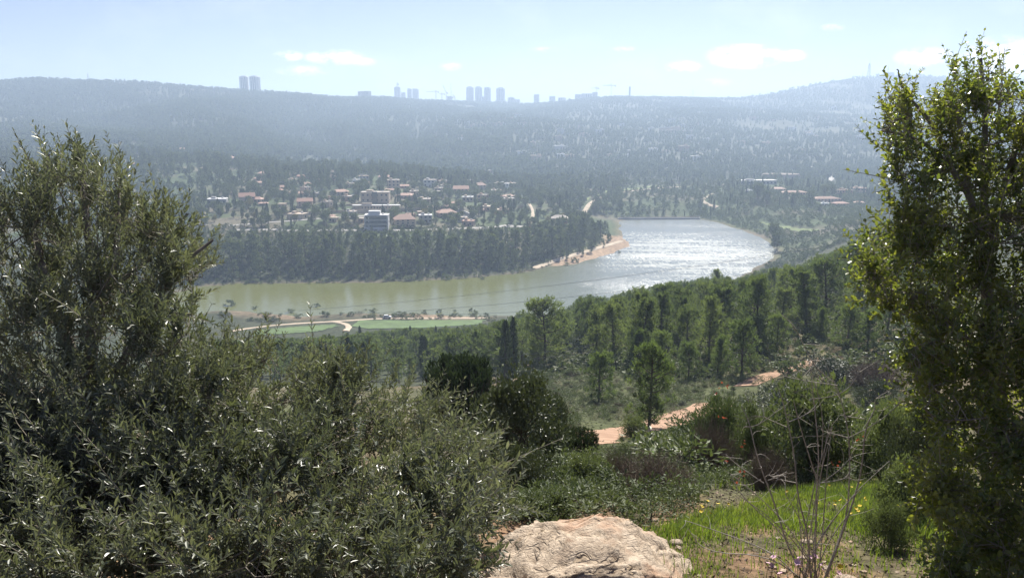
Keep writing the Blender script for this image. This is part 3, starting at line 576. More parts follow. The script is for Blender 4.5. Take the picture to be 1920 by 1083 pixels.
def scatter(n, px0, px1, y0, y1, mind, rng, ok=None):
    """dart-throw ground points, even over the land, seen between two image columns"""
    out = []; grid = {}
    Yc = np.sqrt(rng.uniform(y0 ** 2, y1 ** 2, n * 30)); uc = rng.uniform((px0 - CX) / FPX, (px1 - CX) / FPX, n * 30); X = uc * Yc
    good = np.ones(len(X), bool) if ok is None else ok(X, Yc)
    for x, y, g in zip(X, Yc, good):
        if not g: continue
        gx, gy = int(x // mind), int(y // mind)
        if any((x - a) ** 2 + (y - c) ** 2 < mind * mind for i in (-1, 0, 1) for j in (-1, 0, 1) for a, c in grid.get((gx + i, gy + j), ())): continue
        grid.setdefault((gx, gy), []).append((x, y)); out.append((x, y))
        if len(out) >= n: break
    return np.array(out).reshape(-1, 2)
def off_roads(X, Y, extra=1.5):
    ok = np.ones(X.shape, bool)
    for L, w_ in STRIPS:
        lo = L.min(0) - w_ - 10; hi = L.max(0) + w_ + 10
        c = np.nonzero(ok & (X > lo[0]) & (X < hi[0]) & (Y > lo[1]) & (Y < hi[1]))[0]
        if len(c):
            LL = L[::max(1, len(L) // 120)]
            d = np.sqrt(((X[c, None] - LL[None, :, 0]) ** 2 + (Y[c, None] - LL[None, :, 1]) ** 2).min(1)); ok[c[d < w_ / 2 + extra]] = False
    for p_ in FIELDS: ok &= sdist(X, Y, p_) > 1
    return ok
def tree2(name, meshes, x, y, H, H0, rng, label, cat, group=None, wide=1.0):
    sc = H / H0; e = empty(name, (x, y, float(zs(x, y)) - .05), rng.uniform(0, 6.28), (sc * wide, sc * wide, sc))
    link('trunk', meshes[0], e); link('crown', meshes[1], e); return tag(e, label, cat, group)
def tree1(name, mesh, x, y, H, H0, rng, label, cat, group=None, wide=1.0, dz=-.1):
    o = link(name, mesh, None, (float(x), float(y), float(zs(x, y)) + dz)); sc = H / H0
    o.rotation_euler = (0, 0, rng.uniform(0, 6.28)); o.scale = (sc * wide, sc * wide, sc); return tag(o, label, cat, group)
_proto_obj = {}
def merge(name, protos, pts, Hs, H0, rng, mats, wide=1.0):
    """one mass of many alike plants: points that carry shared shapes"""
    pts = np.asarray(pts); n = len(pts); me = bpy.data.meshes.new(name); me.vertices.add(n)
    P = np.c_[pts, zs(pts[:, 0], pts[:, 1]) - .1 * np.minimum(np.asarray(Hs) / 3, 1)].astype(np.float32); me.vertices.foreach_set('co', P.ravel())
    sc = (np.asarray(Hs, float) / H0)[:, None] * np.array((wide, wide, 1.0)); sc[:, :2] *= rng.uniform(.85, 1.2, (n, 1))
    a = me.attributes.new('sc', 'FLOAT_VECTOR', 'POINT'); a.data.foreach_set('vector', sc.astype(np.float32).ravel())
    rot = np.zeros((n, 3), np.float32); rot[:, 2] = rng.uniform(0, 6.28, n); rot[:, :2] = rng.normal(0, .05, (n, 2)); a = me.attributes.new('rot', 'FLOAT_VECTOR', 'POINT'); a.data.foreach_set('vector', rot.ravel())
    a = me.attributes.new('pick', 'INT', 'POINT'); a.data.foreach_set('value', rng.integers(0, len(protos), n).astype(np.int32))
    o = link(name, me); g = bpy.data.node_groups.new(name, 'GeometryNodeTree'); g.interface.new_socket('Geometry', in_out='INPUT', socket_type='NodeSocketGeometry'); g.interface.new_socket('Geometry', in_out='OUTPUT', socket_type='NodeSocketGeometry')
    gi = g.nodes.new('NodeGroupInput'); go = g.nodes.new('NodeGroupOutput'); ins = g.nodes.new('GeometryNodeInstanceOnPoints'); g.links.new(gi.outputs[0], ins.inputs['Points'])
    jn = g.nodes.new('GeometryNodeJoinGeometry'); ins.inputs['Pick Instance'].default_value = True
    for pm in reversed(protos):
        if pm.name not in _proto_obj: _proto_obj[pm.name] = bpy.data.objects.new(pm.name, pm)
        oi = g.nodes.new('GeometryNodeObjectInfo'); oi.inputs['Object'].default_value = _proto_obj[pm.name]; oi.inputs['As Instance'].default_value = True; g.links.new(oi.outputs['Geometry'], jn.inputs[0])
    g.links.new(jn.outputs[0], ins.inputs['Instance'])
    for nm, ty, sock in (('sc', 'FLOAT_VECTOR', 'Scale'), ('rot', 'FLOAT_VECTOR', 'Rotation'), ('pick', 'INT', 'Instance Index')):
        at_ = g.nodes.new('GeometryNodeInputNamedAttribute'); at_.data_type = ty; at_.inputs['Name'].default_value = nm; g.links.new(at_.outputs[0], ins.inputs[sock])
    g.links.new(ins.outputs[0], go.inputs[0]); m = o.modifiers.new('plants', 'NODES'); m.node_group = g; return o
#PART3
# ------------------------------------------------------------------ buildings
def win_mesh(nm, w, h, mat):
    b = MB(); b.add(*box((0, 0, 0), (w, .16, h))); return b.mesh(nm, mat)
_wm = {}
def window(parent, x, y, z, w, h, rz=0.0, mat='glass', name='window'):
    k = (round(w, 1), round(h, 1), mat)
    if k not in _wm: _wm[k] = win_mesh(name, k[0], k[1], M[mat])
    o = link(name, _wm[k], parent, (x, y, z)); o.rotation_euler = (0, 0, rz); return o
HOUSES = []
def house(px, py, wpx, hpx, style, label, wall='stone', roof='tile', rz=None, depth=.8, cols=None, floors=None, cat='house', group=None, name='house', y0=560, Y=None, sink=1.5):
    p = hit(px, py, y0) if Y is None else at(px, py, Y)
    s = p[1] / FPX; w_, h_ = wpx * s * 1.0, hpx * s * .95; d_ = w_ * depth
    d_ = min(max(d_, 6), 22)
    rng = np.random.default_rng(int(px * 7 + py)); rz = rng.uniform(-.35, .35) if rz is None else rz
    c = np.array((p[0], p[1] + d_ * .4)); zb = float(zs(p[0], p[1])) if Y is None else p[2]
    e = empty(name, (c[0], c[1], zb), rz); tag(e, label, cat, group); HOUSES.append((c[0], c[1], max(w_, d_) * .6))
    floors = floors or max(1, int(round(h_ / 3.6)))
    if style in ('gable', 'hip'):
        eh = h_ * .62
        b = MB(); b.add(*box((0, 0, (eh - sink) / 2), (w_, d_, eh + sink)))
        b.obj('wall', M[wall], e)
        o = .6; x, y = w_ / 2 + o, d_ / 2 + o; r = x * (.98 if style == 'gable' else .45)
        V = [(-x, -y, eh), (x, -y, eh), (x, y, eh), (-x, y, eh), (-r, 0, h_), (r, 0, h_), (-x, -y, eh - .25), (x, -y, eh - .25), (x, y, eh - .25), (-x, y, eh - .25)]
        b = MB(); b.add(np.array(V), [(0, 1, 5, 4), (2, 3, 4, 5), (6, 9, 8, 7), (0, 6, 7, 1), (1, 7, 8, 2), (2, 8, 9, 3), (3, 9, 6, 0)]); b.T.append(np.array([(1, 2, 5), (3, 0, 4)])); b.fm['T'].append(np.zeros(2, np.int32))
        ro = b.obj('roof', M[roof], e)
        b = MB(); b.add(*box((w_ * .2, d_ * .12, h_ * .95), (.8, .8, h_ * .28))); b.obj('chimney', M[wall], ro)
        top = eh
    else:
        b = MB(); b.add(*box((0, 0, (h_ - sink) / 2), (w_, d_, h_ + sink))); b.obj('wall', M[wall], e)
        b = MB(); b.add(*box((0, 0, h_ + .2), (w_ + .5, d_ + .5, .4))); ro = b.obj('roof', M[roof], e)
        if w_ > 7:
            b = MB(); b.add(*box((-w_ * .2, 0, h_ + 1.2), (w_ * .22, d_ * .4, 1.6))); b.obj('stair_house', M[wall], ro)
            b = MB(); b.add(*box((w_ * .25, d_ * .1, h_ + .9), (1.6, 1.2, 1.0))); b.obj('water_tank', M['white'], ro)
        top = h_
    if style != 'shed':
        cols = cols or max(2, int(w_ / 3.4)); fh = top / floors
        for f in range(floors):
            for i in range(cols):
                if rng.random() < .12: continue
                window(e, -w_ / 2 + w_ * (i + .5) / cols, -d_ / 2 - .03, fh * (f + .52), min(1.6, w_ / cols * .5), min(1.5, fh * .45))
        for f in range(floors):
            for sgn in (-1, 1): window(e, sgn * (w_ / 2 + .03), 0, fh * (f + .52), 1.4, min(1.4, fh * .45), math.pi / 2)
        b = MB(); b.add(*box((w_ * .08, -d_ / 2 - .05, 1.05), (1.1, .22, 2.1))); b.obj('door', M['bark'], e)
    else:
        for i in range(10): window(e, -w_ / 2 + w_ * (i + .5) / 10, -d_ / 2 - .03, h_ * .45, 2.4, h_ * .35)
    return e, w_, d_, h_
def balconies(e, w_, d_, h_, n, mat='white'):
    for i in range(n):
        z = h_ * (i + 1) / (n + .25)
        b = MB(); b.add(*box((0, -d_ / 2 - 1.1, z), (w_ * .98, 2.2, .3))); o = b.obj('balcony', M[mat], e)
        b = MB(); b.add(*box((0, -d_ / 2 - 2.1, z + .62), (w_ * .94, .1, .9))); b.obj('railing', M['glass'], o)
e, w_, d_, h_ = house(706, 429, 44, 27, 'flat', 'white modern villa with three balcony floors above the village road', 'white', 'white', .06, .6, 5, 3, 'villa', name='villa'); balconies(e, w_, d_, h_, 2)
for q in range(3):
    b = MB(); b.add(*box((w_ * .06, -d_ / 2 - .12, h_ * (q + .55) / 3.1), (w_ * .72, .3, h_ * .2))); b.obj('glazing', M['glass'], e)
b = MB(); b.add(*box((-w_ * .1, d_ * .05, h_ + 1.6), (w_ * .5, d_ * .6, 3.0))); b.obj('penthouse', M['white'], e); b = MB(); b.add(*box((0, -d_ / 2 - 2.6, .6), (w_ * 1.02, .4, 2.6))); b.obj('garden_wall', M['white'], e)
for sx_ in (-.49, .49):
    b = MB(); b.add(*box((sx_ * w_, -d_ / 2 - 1.1, h_ * .5), (.5, 2.4, h_))); b.obj('side_wall', M['white'], e)
house(757, 425, 38, 24, 'hip', 'cream house with faded pink roof right of the white villa', 'stone', 'tile2', .25)
e, w_, d_, h_ = house(703, 380, 52, 20, 'flat', 'wide two storey stone mansion with glazed centre', 'stone', 'roofgrey', .02, .5, 6, 2)
b = MB(); b.add(*box((0, -d_ / 2 - .5, h_ * .55), (w_ * .18, 1.2, h_ * 1.08))); b.obj('glazed_bay', M['glass'], e)
e, w_, d_, h_ = house(705, 393, 88, 8, 'flat', 'long low colonnade terrace in front of the stone mansion', 'stone', 'white', .02, .12, 16, 1, 'building', name='colonnade')
for i in range(15):
    b = MB(); b.add(*box((-w_ / 2 + w_ * (i + .5) / 15, -d_ / 2 - 1.2, h_ * .45), (.5, .5, h_ * 1.1))); b.obj('pillar', M['stone'], e)
H_ = [(461, 380, 28, 19, 'gable', 'cream house with red gable roof at the left end of the village', 'stone', 'tile'),
      (570, 387, 27, 16, 'gable', 'pink walled house with red gable roof below the cypresses', 'stone2', 'tile'),
      (636, 366, 30, 11, 'hip', 'low house with pale hip roof, uppermost of two beside the mansion', 'stone', 'tile2'),
      (653, 377, 26, 9, 'flat', 'low flat stone house just left of the mansion', 'stone2', 'roofgrey'),
      (737, 356, 22, 19, 'flat', 'tall narrow stone house behind bare trees', 'stone', 'roofgrey'),
      (806, 350, 22, 13, 'flat', 'small white flat roofed house beside cypresses', 'white', 'roofgrey'),
      (832, 349, 18, 10, 'flat', 'warm stone house half hidden by cypresses', 'stone2', 'roofgrey'),
      (864, 363, 28, 15, 'gable', 'house with red gable roof right of the cypresses', 'stone2', 'tile'),
      (900, 355, 20, 13, 'hip', 'pale house with pointed hip roof on the village edge', 'stone', 'tile2'),
      (946, 354, 17, 10, 'flat', 'small white house, rightmost on the village crest', 'white', 'white'),
      (836, 408, 34, 16, 'hip', 'brown stone house inside the curved retaining wall', 'stone2', 'tile2'),
      (878, 424, 22, 10, 'flat', 'low brown house at the road bend', 'stone2', 'tile2'),
      (797, 417, 24, 14, 'flat', 'grey house with dark carport above the road', 'grey', 'white'),
      (556, 411, 32, 10, 'flat', 'long low stone house on the left terrace', 'stone', 'stone'),
      (405, 384, 34, 11, 'flat', 'bluish grey flat roofed house at the olive tree', 'grey', 'white'),
      (480, 380, 22, 11, 'hip', 'small house with brown roof behind the red gable house', 'stone2', 'tile2'),
      (522, 362, 14, 9, 'hip', 'small house with orange roof among dark trees', 'stone2', 'tile'),
      (572, 362, 16, 11, 'flat', 'small stone house beside yellowing tree', 'stone', 'roofgrey'),
      (612, 388, 18, 10, 'flat', 'little grey house between terraces', 'stone', 'roofgrey'),
      (760, 372, 30, 10, 'hip', 'wide low house with grey brown roof right of the mansion', 'stone2', 'tile2'),
      (795, 382, 26, 9, 'flat', 'long cream house under bare trees', 'stone', 'roofgrey'),
      (877, 378, 20, 9, 'flat', 'house with bright white roof slab', 'stone', 'white'),
      (905, 378, 18, 13, 'flat', 'ochre stone house below the pointed roof', 'stone2', 'roofgrey'),
      (930, 372, 14, 9, 'hip', 'small tiled house near the pale driveway', 'stone2', 'tile'),
      (915, 396, 24, 9, 'flat', 'terraced stone house above the orchard', 'stone2', 'stone'),
      (668, 345, 14, 8, 'flat', 'small white house high above the mansion', 'white', 'white'),
      (655, 352, 16, 8, 'flat', 'square stone house upslope of the mansion', 'stone', 'roofgrey'),
      (430, 302, 16, 10, 'hip', 'high house with orange roof and two levels', 'stone2', 'tile2'),
      (500, 312, 14, 7, 'flat', 'high white house on the wooded crest', 'white', 'white'),
      (505, 303, 10, 4, 'flat', 'tiny white building on the crest', 'white', 'white'),
      (340, 285, 22, 8, 'hip', 'wide house with pale red roof on the upper spur', 'stone2', 'tile2'),
      (325, 297, 20, 7, 'hip', 'long tiled house under the upper spur', 'stone', 'tile2'),
      (380, 284, 16, 6, 'hip', 'small tiled house right of the upper spur', 'stone2', 'tile'),
      (250, 311, 14, 6, 'hip', 'tiled house above the olive tree top', 'stone2', 'tile'),
      (300, 276, 14, 5, 'flat', 'highest white house of the upper spur', 'white', 'tile2'),
      (85, 335, 22, 12, 'hip', 'tiled house seen through the olive top', 'stone', 'tile2'),
      (1050, 418, 30, 15, 'hip', 'weathered stone farmhouse with grey roof above the lake', 'stone2', 'roofgrey')]
for h in H_: house(*h[:6], h[6], h[7])
rng = np.random.default_rng(19); nv_ = 0
for _ in range(900):
    px, py = rng.uniform(470, 965), rng.uniform(325, 424); p = hit(px, py, 560)
    if any((p[0] - a) ** 2 + (p[1] - c) ** 2 < (r * 1.1 + 7) ** 2 for a, c, r in HOUSES) or (py > 395 and px < 620) or (px > 880 and py > 400): continue
    sty = rng.choice(['hip', 'flat', 'flat', 'gable']); wl_ = rng.choice(['stone', 'stone2', 'stone', 'stone2', 'grey']); zone = 'left of the mansion' if px < 660 else 'around the mansion' if px < 760 else 'right of the mansion' if px < 860 else 'at the right end'
    house(px, py, rng.uniform(11, 22), rng.uniform(6, 10), sty, f'small {"tiled" if sty != "flat" else "flat roofed"} {"warm" if wl_ == "stone2" else "grey" if wl_ == "grey" else "cream"} house in the village {zone}', wl_, rng.choice(['tile', 'tile2']) if sty != 'flat' else rng.choice(['roofgrey', 'stone']), group=f'small {"tiled" if sty != "flat" else "flat"} {wl_} houses {zone}'); nv_ += 1
    if nv_ >= 58: break
R_ = [(1421, 346, 70, 8, 'shed', 'long white roofed hall with dark openings across the valley', 'grey', 'white', 'hall'),
      (1490, 366, 50, 9, 'hip', 'long pink roofed building in the right hamlet', 'stone2', 'tile2', 'building'),
      (1460, 358, 26, 7, 'hip', 'tiled building behind the long pink roof', 'stone2', 'tile2', 'building'),
      (1550, 379, 52, 11, 'hip', 'largest pink roofed building of the right hamlet', 'stone2', 'tile2', 'building'),
      (1548, 386, 14, 5, 'flat', 'white walled shed below the largest pink roof', 'white', 'white', 'building'),
      (1578, 386, 26, 8, 'hip', 'small red roofed house beside the white shed', 'stone2', 'tile', 'house'),
      (1613, 384, 18, 7, 'hip', 'small tiled house at the right hamlet edge', 'stone2', 'tile2', 'house'),
      (1585, 366, 26, 10, 'flat', 'two storey stone block with window row', 'stone2', 'stone2', 'building'),
      (1612, 364, 24, 12, 'flat', 'stone block joined to the window row block', 'stone', 'stone2', 'building'),
      (1405, 362, 12, 5, 'flat', 'tiny white hut among the hamlet cypresses', 'white', 'white', 'house'),
      (1470, 335, 10, 3, 'flat', 'small pale hut by the round mound', 'white', 'white', 'house')]
for h in R_: house(*h[:6], h[6], h[7], rz=.08 if h[2] > 40 else None, cat=h[8], name=h[8], depth=.3 if h[2] > 40 else .7)
# flat topped earth bank of the far valley
p = hit(1472, 336, 900); a = np.linspace(0, 2 * math.pi, 41)[:-1]; s = p[1] / FPX
b = MB(); V = np.concatenate([np.c_[np.cos(a) * r * s, np.sin(a) * r * s * .8, np.full(40, z * s)] for r, z in ((42, -6), (34, 8.5), (30, 9.0), (28, 8.2))]); i = np.arange(40); j = (i + 1) % 40
b.add(V, np.concatenate([np.c_[i + k * 40, j + k * 40, j + k * 40 + 40, i + k * 40 + 40] for k in range(3)])); b.Q.append(np.array([(120 + q, 120 + q + 1, 120 + 39 - q - 1, 120 + 39 - q) for q in range(19)])); b.fm['Q'].append(np.zeros(19, np.int32))
tag(b.obj('earth_bank', plain('dry earth bank', (.24, .19, .14), .95, .2, .1), loc=(p[0], p[1] + 20, p[2])), 'flat topped brown earth bank behind the white roofed hall', 'earth bank')
# retaining walls of the terraces
def wall(pix, h, t, mat, label):
    L = dens(np.array([hit(q[0], q[1], 560)[:2] for q in pix]), 6); T = nrm(np.gradient(L, axis=0)); Nn = np.c_[-T[:, 1], T[:, 0]]; z = gsm(zs(L[:, 0], L[:, 1]), 1.5, 0)
    a_, c_ = L - Nn * t / 2, L + Nn * t / 2
    V = np.stack([np.c_[a_, z - 1.5], np.c_[a_, z + h], np.c_[c_, z + h], np.c_[c_, z - 1.5]], 1).reshape(-1, 3); n = len(L); k = np.arange(n - 1)[:, None] * 4
    F = np.concatenate([k + [q, q + 1, q + 5, q + 4] for q in range(3)]); F = np.concatenate([F, [(0, 1, 2, 3), (4 * n - 1, 4 * n - 2, 4 * n - 3, 4 * n - 4)]])
    b = MB(); b.add(V, F); tag(b.obj('retaining_wall', M[mat]), label, 'wall')
wall([(640, 400), (700, 399), (770, 396), (835, 393)], 3.2, .6, 'stone', 'long stone retaining wall behind the white villa')
wall([(845, 396), (860, 397), (875, 404), (892, 411)], 3.0, .8, 'white', 'curved white retaining wall descending to the road bend')
wall([(828, 402), (850, 406), (872, 415), (885, 420)], 3.4, .6, 'stone2', 'brown retaining wall inside the curved white one')
wall([(520, 401), (580, 401), (640, 398)], 2.0, .6, 'stone', 'low stone terrace wall left of the long retaining wall')
wall([(620, 389), (650, 386), (680, 385)], 2.0, .6, 'stone', 'pale garden wall left of the colonnade')

# towers on the city skyline
YC = 3700
def tower(px, w, top, base, label, Y=YC, kind='crown', wide=None, mat='tower', cat='tower'):
    p = at(px, base, Y); s = Y / FPX; W2, h = w * s / 2, (base - top) * s; d = W2 * .8
    e = empty('tower_block', (p[0], p[1], p[2] - 25), np.random.default_rng(int(px)).uniform(-.3, .3)); tag(e, label, cat); h += 25
    def ring(sx_, sy_, z):
        q = np.array([(-1, -.55), (-.6, -1), (.6, -1), (1, -.55), (1, .55), (.6, 1), (-.6, 1), (-1, .55)]); return np.c_[q[:, 0] * sx_, q[:, 1] * sy_, np.full(8, z)]
    tops = {'crown': [(1, .95), (.8, .975), (.55, .976), (.5, 1.0)], 'flat': [(1, .985), (.9, .99), (.9, 1.0)], 'dome': [(1, .93), (.9, .97), (.6, .995), (.3, 1.0)]}[kind]
    rings = [ring(W2, d, 0)] + [ring(W2 * f, d * f, h * t) for f, t in tops]; V = np.concatenate(rings); i = np.arange(8); j = (i + 1) % 8
    F = np.concatenate([np.c_[i + 8 * k, j + 8 * k, j + 8 * k + 8, i + 8 * k + 8] for k in range(len(rings) - 1)]); n = len(V) - 8
    F = np.concatenate([F, [(n, n + 1, n + 2, n + 3), (n, n + 3, n + 4, n + 7), (n + 4, n + 5, n + 6, n + 7)]])
    b = MB(); b.add(V, F); b.obj('body', M[mat], e)
    for f in (-.42, 0, .42):                                  # recessed glazed bays read as vertical stripes
        b = MB(); b.add(*box((f * W2, -d - .4, h * .5), (W2 * .22, 1.2, h * .86))); b.obj('window_bay', M['glass'], e)
    if wide:
        b = MB(); hh = h * wide[1]; b.add(*box((0, 0, hh / 2), (wide[0] * s, d * 2.3, hh))); b.obj('podium', M[mat], e)
    return e
for t in ((745.5, 11, 163.5, 186, 'pale tower carrying a small crane, leftmost of the city group'), (756.5, 8, 174, 187, 'short block beside the crane topped tower'),
          (768, 8, 167, 187, 'slim round topped tower left of its wider twin'), (779.5, 11, 167, 187, 'wide round topped tower right of its slim twin'),
          (843, 10, 181, 194, 'square block under the tall antenna mast'), (881.5, 13, 164, 196, 'tall round shouldered tower, leftmost of the row of three'),
          (897.5, 13, 164, 196, 'tall round shouldered tower in the middle of the row of three'), (914, 12, 165, 198, 'tall round shouldered tower, rightmost of the row of three'),
          (938.5, 15, 166, 205, 'broad tower on a wider podium right of the row of three'), (958.5, 13, 183, 204, 'stepped block right of the broad podium tower'),
          (970, 9, 187, 204, 'small low block between the stepped block and the lone tower'), (1006, 10, 178, 197, 'lone square tower in the middle of the skyline'),
          (1035.5, 11, 181, 192, 'low square block on the slope right of the lone tower'), (1054, 14, 183, 192, 'low domed block right of the low square block')):
    r = 'three' in t[4]
    tower(*t, kind='crown' if r or 'broad' in t[4] else ('dome' if 'round' in t[4] or 'domed' in t[4] or 'pale tower' in t[4] else 'flat'), wide=(19, .52) if 'broad' in t[4] else None)
tower(905.5, 6, 182, 198, 'low link block between two towers of the row of three', kind='flat')
tower(458.5, 15, 144, 170, 'left one of the twin towers on the wooded left ridge', Y=2760, kind='crown')
tower(479, 17.5, 144, 172, 'right one of the twin towers on the wooded left ridge', Y=2760, kind='crown')
tower(677, 10, 172, 186, 'left one of two short blocks where the left ridge drops', Y=3050, kind='flat')
tower(689.5, 12.5, 172, 190, 'right one of two short blocks where the left ridge drops', Y=3050, kind='flat')
tower(1085, 13, 177.5, 188, 'long flat block, lowest of three on the right skyline slope', Y=3450, kind='flat')
tower(1101, 20, 176, 186, 'long flat block in the middle of the right skyline slope', Y=3450, kind='flat')
tower(1115.5, 10, 172.5, 184, 'domed block under the smaller right crane', Y=3450, kind='dome')
tower(1180.5, 3.2, 163, 176, 'slender tower standing alone on the right crest', Y=3350, kind='flat')
tower(1667, 15, 137, 150, 'square block on top of the right hill', Y=3620, kind='flat')
rng = np.random.default_rng(77)
for i in range(26):   # low city blocks that fill the saddle under the towers
    px = rng.uniform(700, 1010); b_ = np.interp(px, [700, 830, 950, 1010], [186, 193, 199, 196]) + rng.uniform(0, 8)
    p = at(px, b_, 3600 + rng.uniform(-200, 100)); s = p[1] / FPX; w_, h_ = rng.uniform(4, 13) * s, rng.uniform(3, 6) * s
    b = MB(); b.add(*box((0, 0, h_ / 2 - 12), (w_, w_ * .7, h_ + 24))); b.add(*box((w_ * .1, 0, h_ + 1.5), (w_ * .4, w_ * .3, 4)))
    o = b.obj('city_block', M['tower'], loc=p); o.rotation_euler = (0, 0, rng.uniform(-.5, .5)); tag(o, 'low pale city block packed in the saddle below the skyline towers', 'building', 'low city blocks in the saddle')
def lattice(P0, P1, wd, b):
    """square lattice member: four chords and zigzag bracing"""
    P0, P1 = np.asarray(P0, float), np.asarray(P1, float); L = np.linalg.norm(P1 - P0); T = (P1 - P0) / L
    A = nrm(np.cross(T, (0.1, 1, .2))); B = np.cross(T, A); n = max(3, int(L / wd / 1.4)); r = wd * .11
    ch = np.stack([np.stack([P0 + (A * sa + B * sb) * wd / 2, P1 + (A * sa + B * sb) * wd / 2]) for sa, sb in ((-1, -1), (1, -1), (1, 1), (-1, 1))]); b.add(*tubes(ch, np.full((4, 2), r), 4))
    t = np.linspace(0, 1, n + 1)[:, None]; C = P0 + (P1 - P0) * t; sg = np.where(np.arange(n + 1) % 2, 1, -1)[:, None]
    for D, E in ((A, B), (B, A)):
        for s2 in (-1, 1): b.add(*tubes((C + D * sg * wd / 2 + E * s2 * wd / 2)[None], np.full((1, n + 1), r * .8), 3))
def crane(px, base, top, jl, jr, jy, label, Y=YC, luff=None):
    s = Y / FPX; g = at(px, base, Y); e = empty('tower_crane', g); tag(e, label, 'crane', 'cranes on the skyline')
    h = (base - top) * s; wd = 3.6; b = MB(); lattice((0, 0, -15), (0, 0, h), wd, b); b.obj('mast', M['steel'], e)
    jz = (base - jy) * s; b = MB()
    if luff: lattice((0, 0, jz), ((luff[0] - px) * s, 0, (base - luff[1]) * s), wd * .7, b)
    else: lattice((0, 0, jz), ((jl - px) * s, 6, jz), wd * .7, b)
    b.obj('jib', M['steel'], e)
    b = MB(); lattice((0, 0, jz), ((jr - px) * s, -2, jz), wd * .7, b); cj = b.obj('counter_jib', M['steel'], e)
    b = MB(); b.add(*box(((jr - px) * s * .9, -1.8, jz - 2.5), (5, 4, 5))); b.obj('counterweight', M['grey'], cj)
    b = MB(); b.add(*box((2.4, 0, jz - 2.6), (3, 2.6, 3.4))); b.obj('cab', M['white'], e)
    b = MB(); ends = [((jl if not luff else luff[0]) - px) * s * .6, (jr - px) * s * .9]; b.add(*tubes(np.array([[(0, 0, jz + 7), (q, 0, jz + (0 if not luff or k else 8))] for k, q in enumerate(ends)]), np.full((2, 2), .35), 3)); b.add(*tubes(np.array([[(0, 0, jz), (0, 0, jz + 7)]]), np.full((1, 2), .8), 4)); b.obj('tie', M['steel'], e)
crane(817.5, 188, 171, 800, 823, 173, 'tower crane with long jib reaching left, leftmost of the saddle cranes')
crane(828.5, 188, 176, 824, 834, 177, 'smallest tower crane between two others in the saddle')
crane(837, 190, 174, 830, 840, 175, 'luffing crane with steep raised jib near the antenna', luff=(831, 162))
crane(853, 194, 183, 860, 849, 183, 'low crane right of the tall antenna', luff=(849, 178))
crane(745, 166, 157.5, 743, 747.5, 158, 'small crane standing on the leftmost city tower')
crane(1118.5, 178, 165.5, 1109, 1122.5, 166, 'smaller of two cranes on the right skyline slope', Y=3440)
crane(1146, 178, 161.5, 1131, 1154, 161.5, 'larger crane with long level jib on the right crest', Y=3400)
def mast(px, base, top, wd, label, Y):
    s = Y / FPX; g = at(px, base, Y); e = empty('antenna_mast', g); tag(e, label, 'antenna'); h = (base - top) * s
    b = MB(); A = np.array([[(sx_ * wd, sy_ * wd, -12), (sx_ * wd * .25, sy_ * wd * .25, h * .8)] for sx_, sy_ in ((-1, -1), (1, -1), (1, 1), (-1, 1))]); b.add(*tubes(A, np.full((4, 2), wd * .16), 4))
    t = np.linspace(0, 1, 12); q = np.where(np.arange(12) % 2, 1, -1) * wd * (1 - .75 * t)
    for k in (0, 1):
        Z = np.stack([q if k else q * 0 + wd * (1 - .75 * t), q * 0 - wd * (1 - .75 * t) if k else q, h * .8 * t], -1); b.add(*tubes(Z[None], np.full((1, 12), wd * .1), 3))
    b.obj('lattice', M['steel'], e)
    b = MB(); b.add(*tubes(np.array([[(0, 0, h * .78), (0, 0, h)]]), np.array([[.9, .5]]), 4)); b.obj('spire', M['steel'], e)
mast(845.8, 183, 156, 2.6, 'tall thin antenna mast rising from the city saddle', YC)
mast(1299, 180, 168, 1.8, 'thin antenna on the right of the long right crest', 3320)
mast(1628, 150, 114, 7.0, 'tall lattice antenna tower on top of the right hill', 3600)
mast(1617, 150, 136, 2.2, 'short antenna left of the lattice tower on the right hill', 3600)
mast(1664.5, 140, 122, 2.4, 'antenna behind the square block on the right hill', 3620)
mast(165, 146, 138, 1.6, 'lone thin antenna on the left ridge', 2590)
# scattered far houses, a few pixels each
rng = np.random.default_rng(5); b = MB(); b.add(*box((0, 0, 2), (9, 8, 7))); b.add(*box((0, 0, 5.7), (9.8, 8.8, .5))); b.add(*box((2, 1, 6.6), (2.5, 2.5, 1.5)))
FH = [b.mesh('far house', m_) for m_ in (M['white'], M['stone'])]
for i in range(64):
    px = rng.choice([rng.normal(1010, 90), rng.normal(1200, 90), rng.uniform(1380, 1640)]); py = rng.uniform(218, 305) if px < 1350 else rng.uniform(205, 300)
    if i < 14: px, py = rng.uniform(820, 1000), rng.uniform(206, 240)
    p = hit(px, py, 1300); o = link('far_house', FH[i % 2], None, p); sc = rng.uniform(.8, 1.8); o.scale = (sc * rng.uniform(1, 1.8), sc, sc); o.rotation_euler = (0, 0, rng.uniform(-.5, .5))
    if py < 240 and px < 1010: tag(o, 'tiny pale house scattered under the city skyline towers', 'house', 'tiny houses under the skyline'); continue
    tag(o, 'tiny pale house scattered on the hazy far hillside' if px < 1350 else 'tiny pale house on the hazy slope under the right hill', 'house', 'tiny houses on the far hillside' if px < 1350 else 'tiny houses under the right hill')
def far_building(px, py, w, h, label, cat='building'):
    p = hit(px, py, 1300); s = p[1] / FPX; e = empty('far_building', p); tag(e, label, cat)
    b = MB(); b.add(*box((0, 0, h * s / 2 - 2), (w * s, w * s * .4, h * s + 4))); b.obj('wall', M['stone'], e); b = MB(); b.add(*box((0, 0, h * s + .6), (w * s + 2, w * s * .4 + 2, 1.2))); b.obj('roof', M['white'], e)
far_building(1046, 243, 18, 3.5, 'long pale hall beside the church tower on the far hillside'); far_building(1247, 248, 21, 8, 'pale block, largest building on the far hillside'); far_building(1290, 249, 18, 4, 'low pale building right of the largest far block')
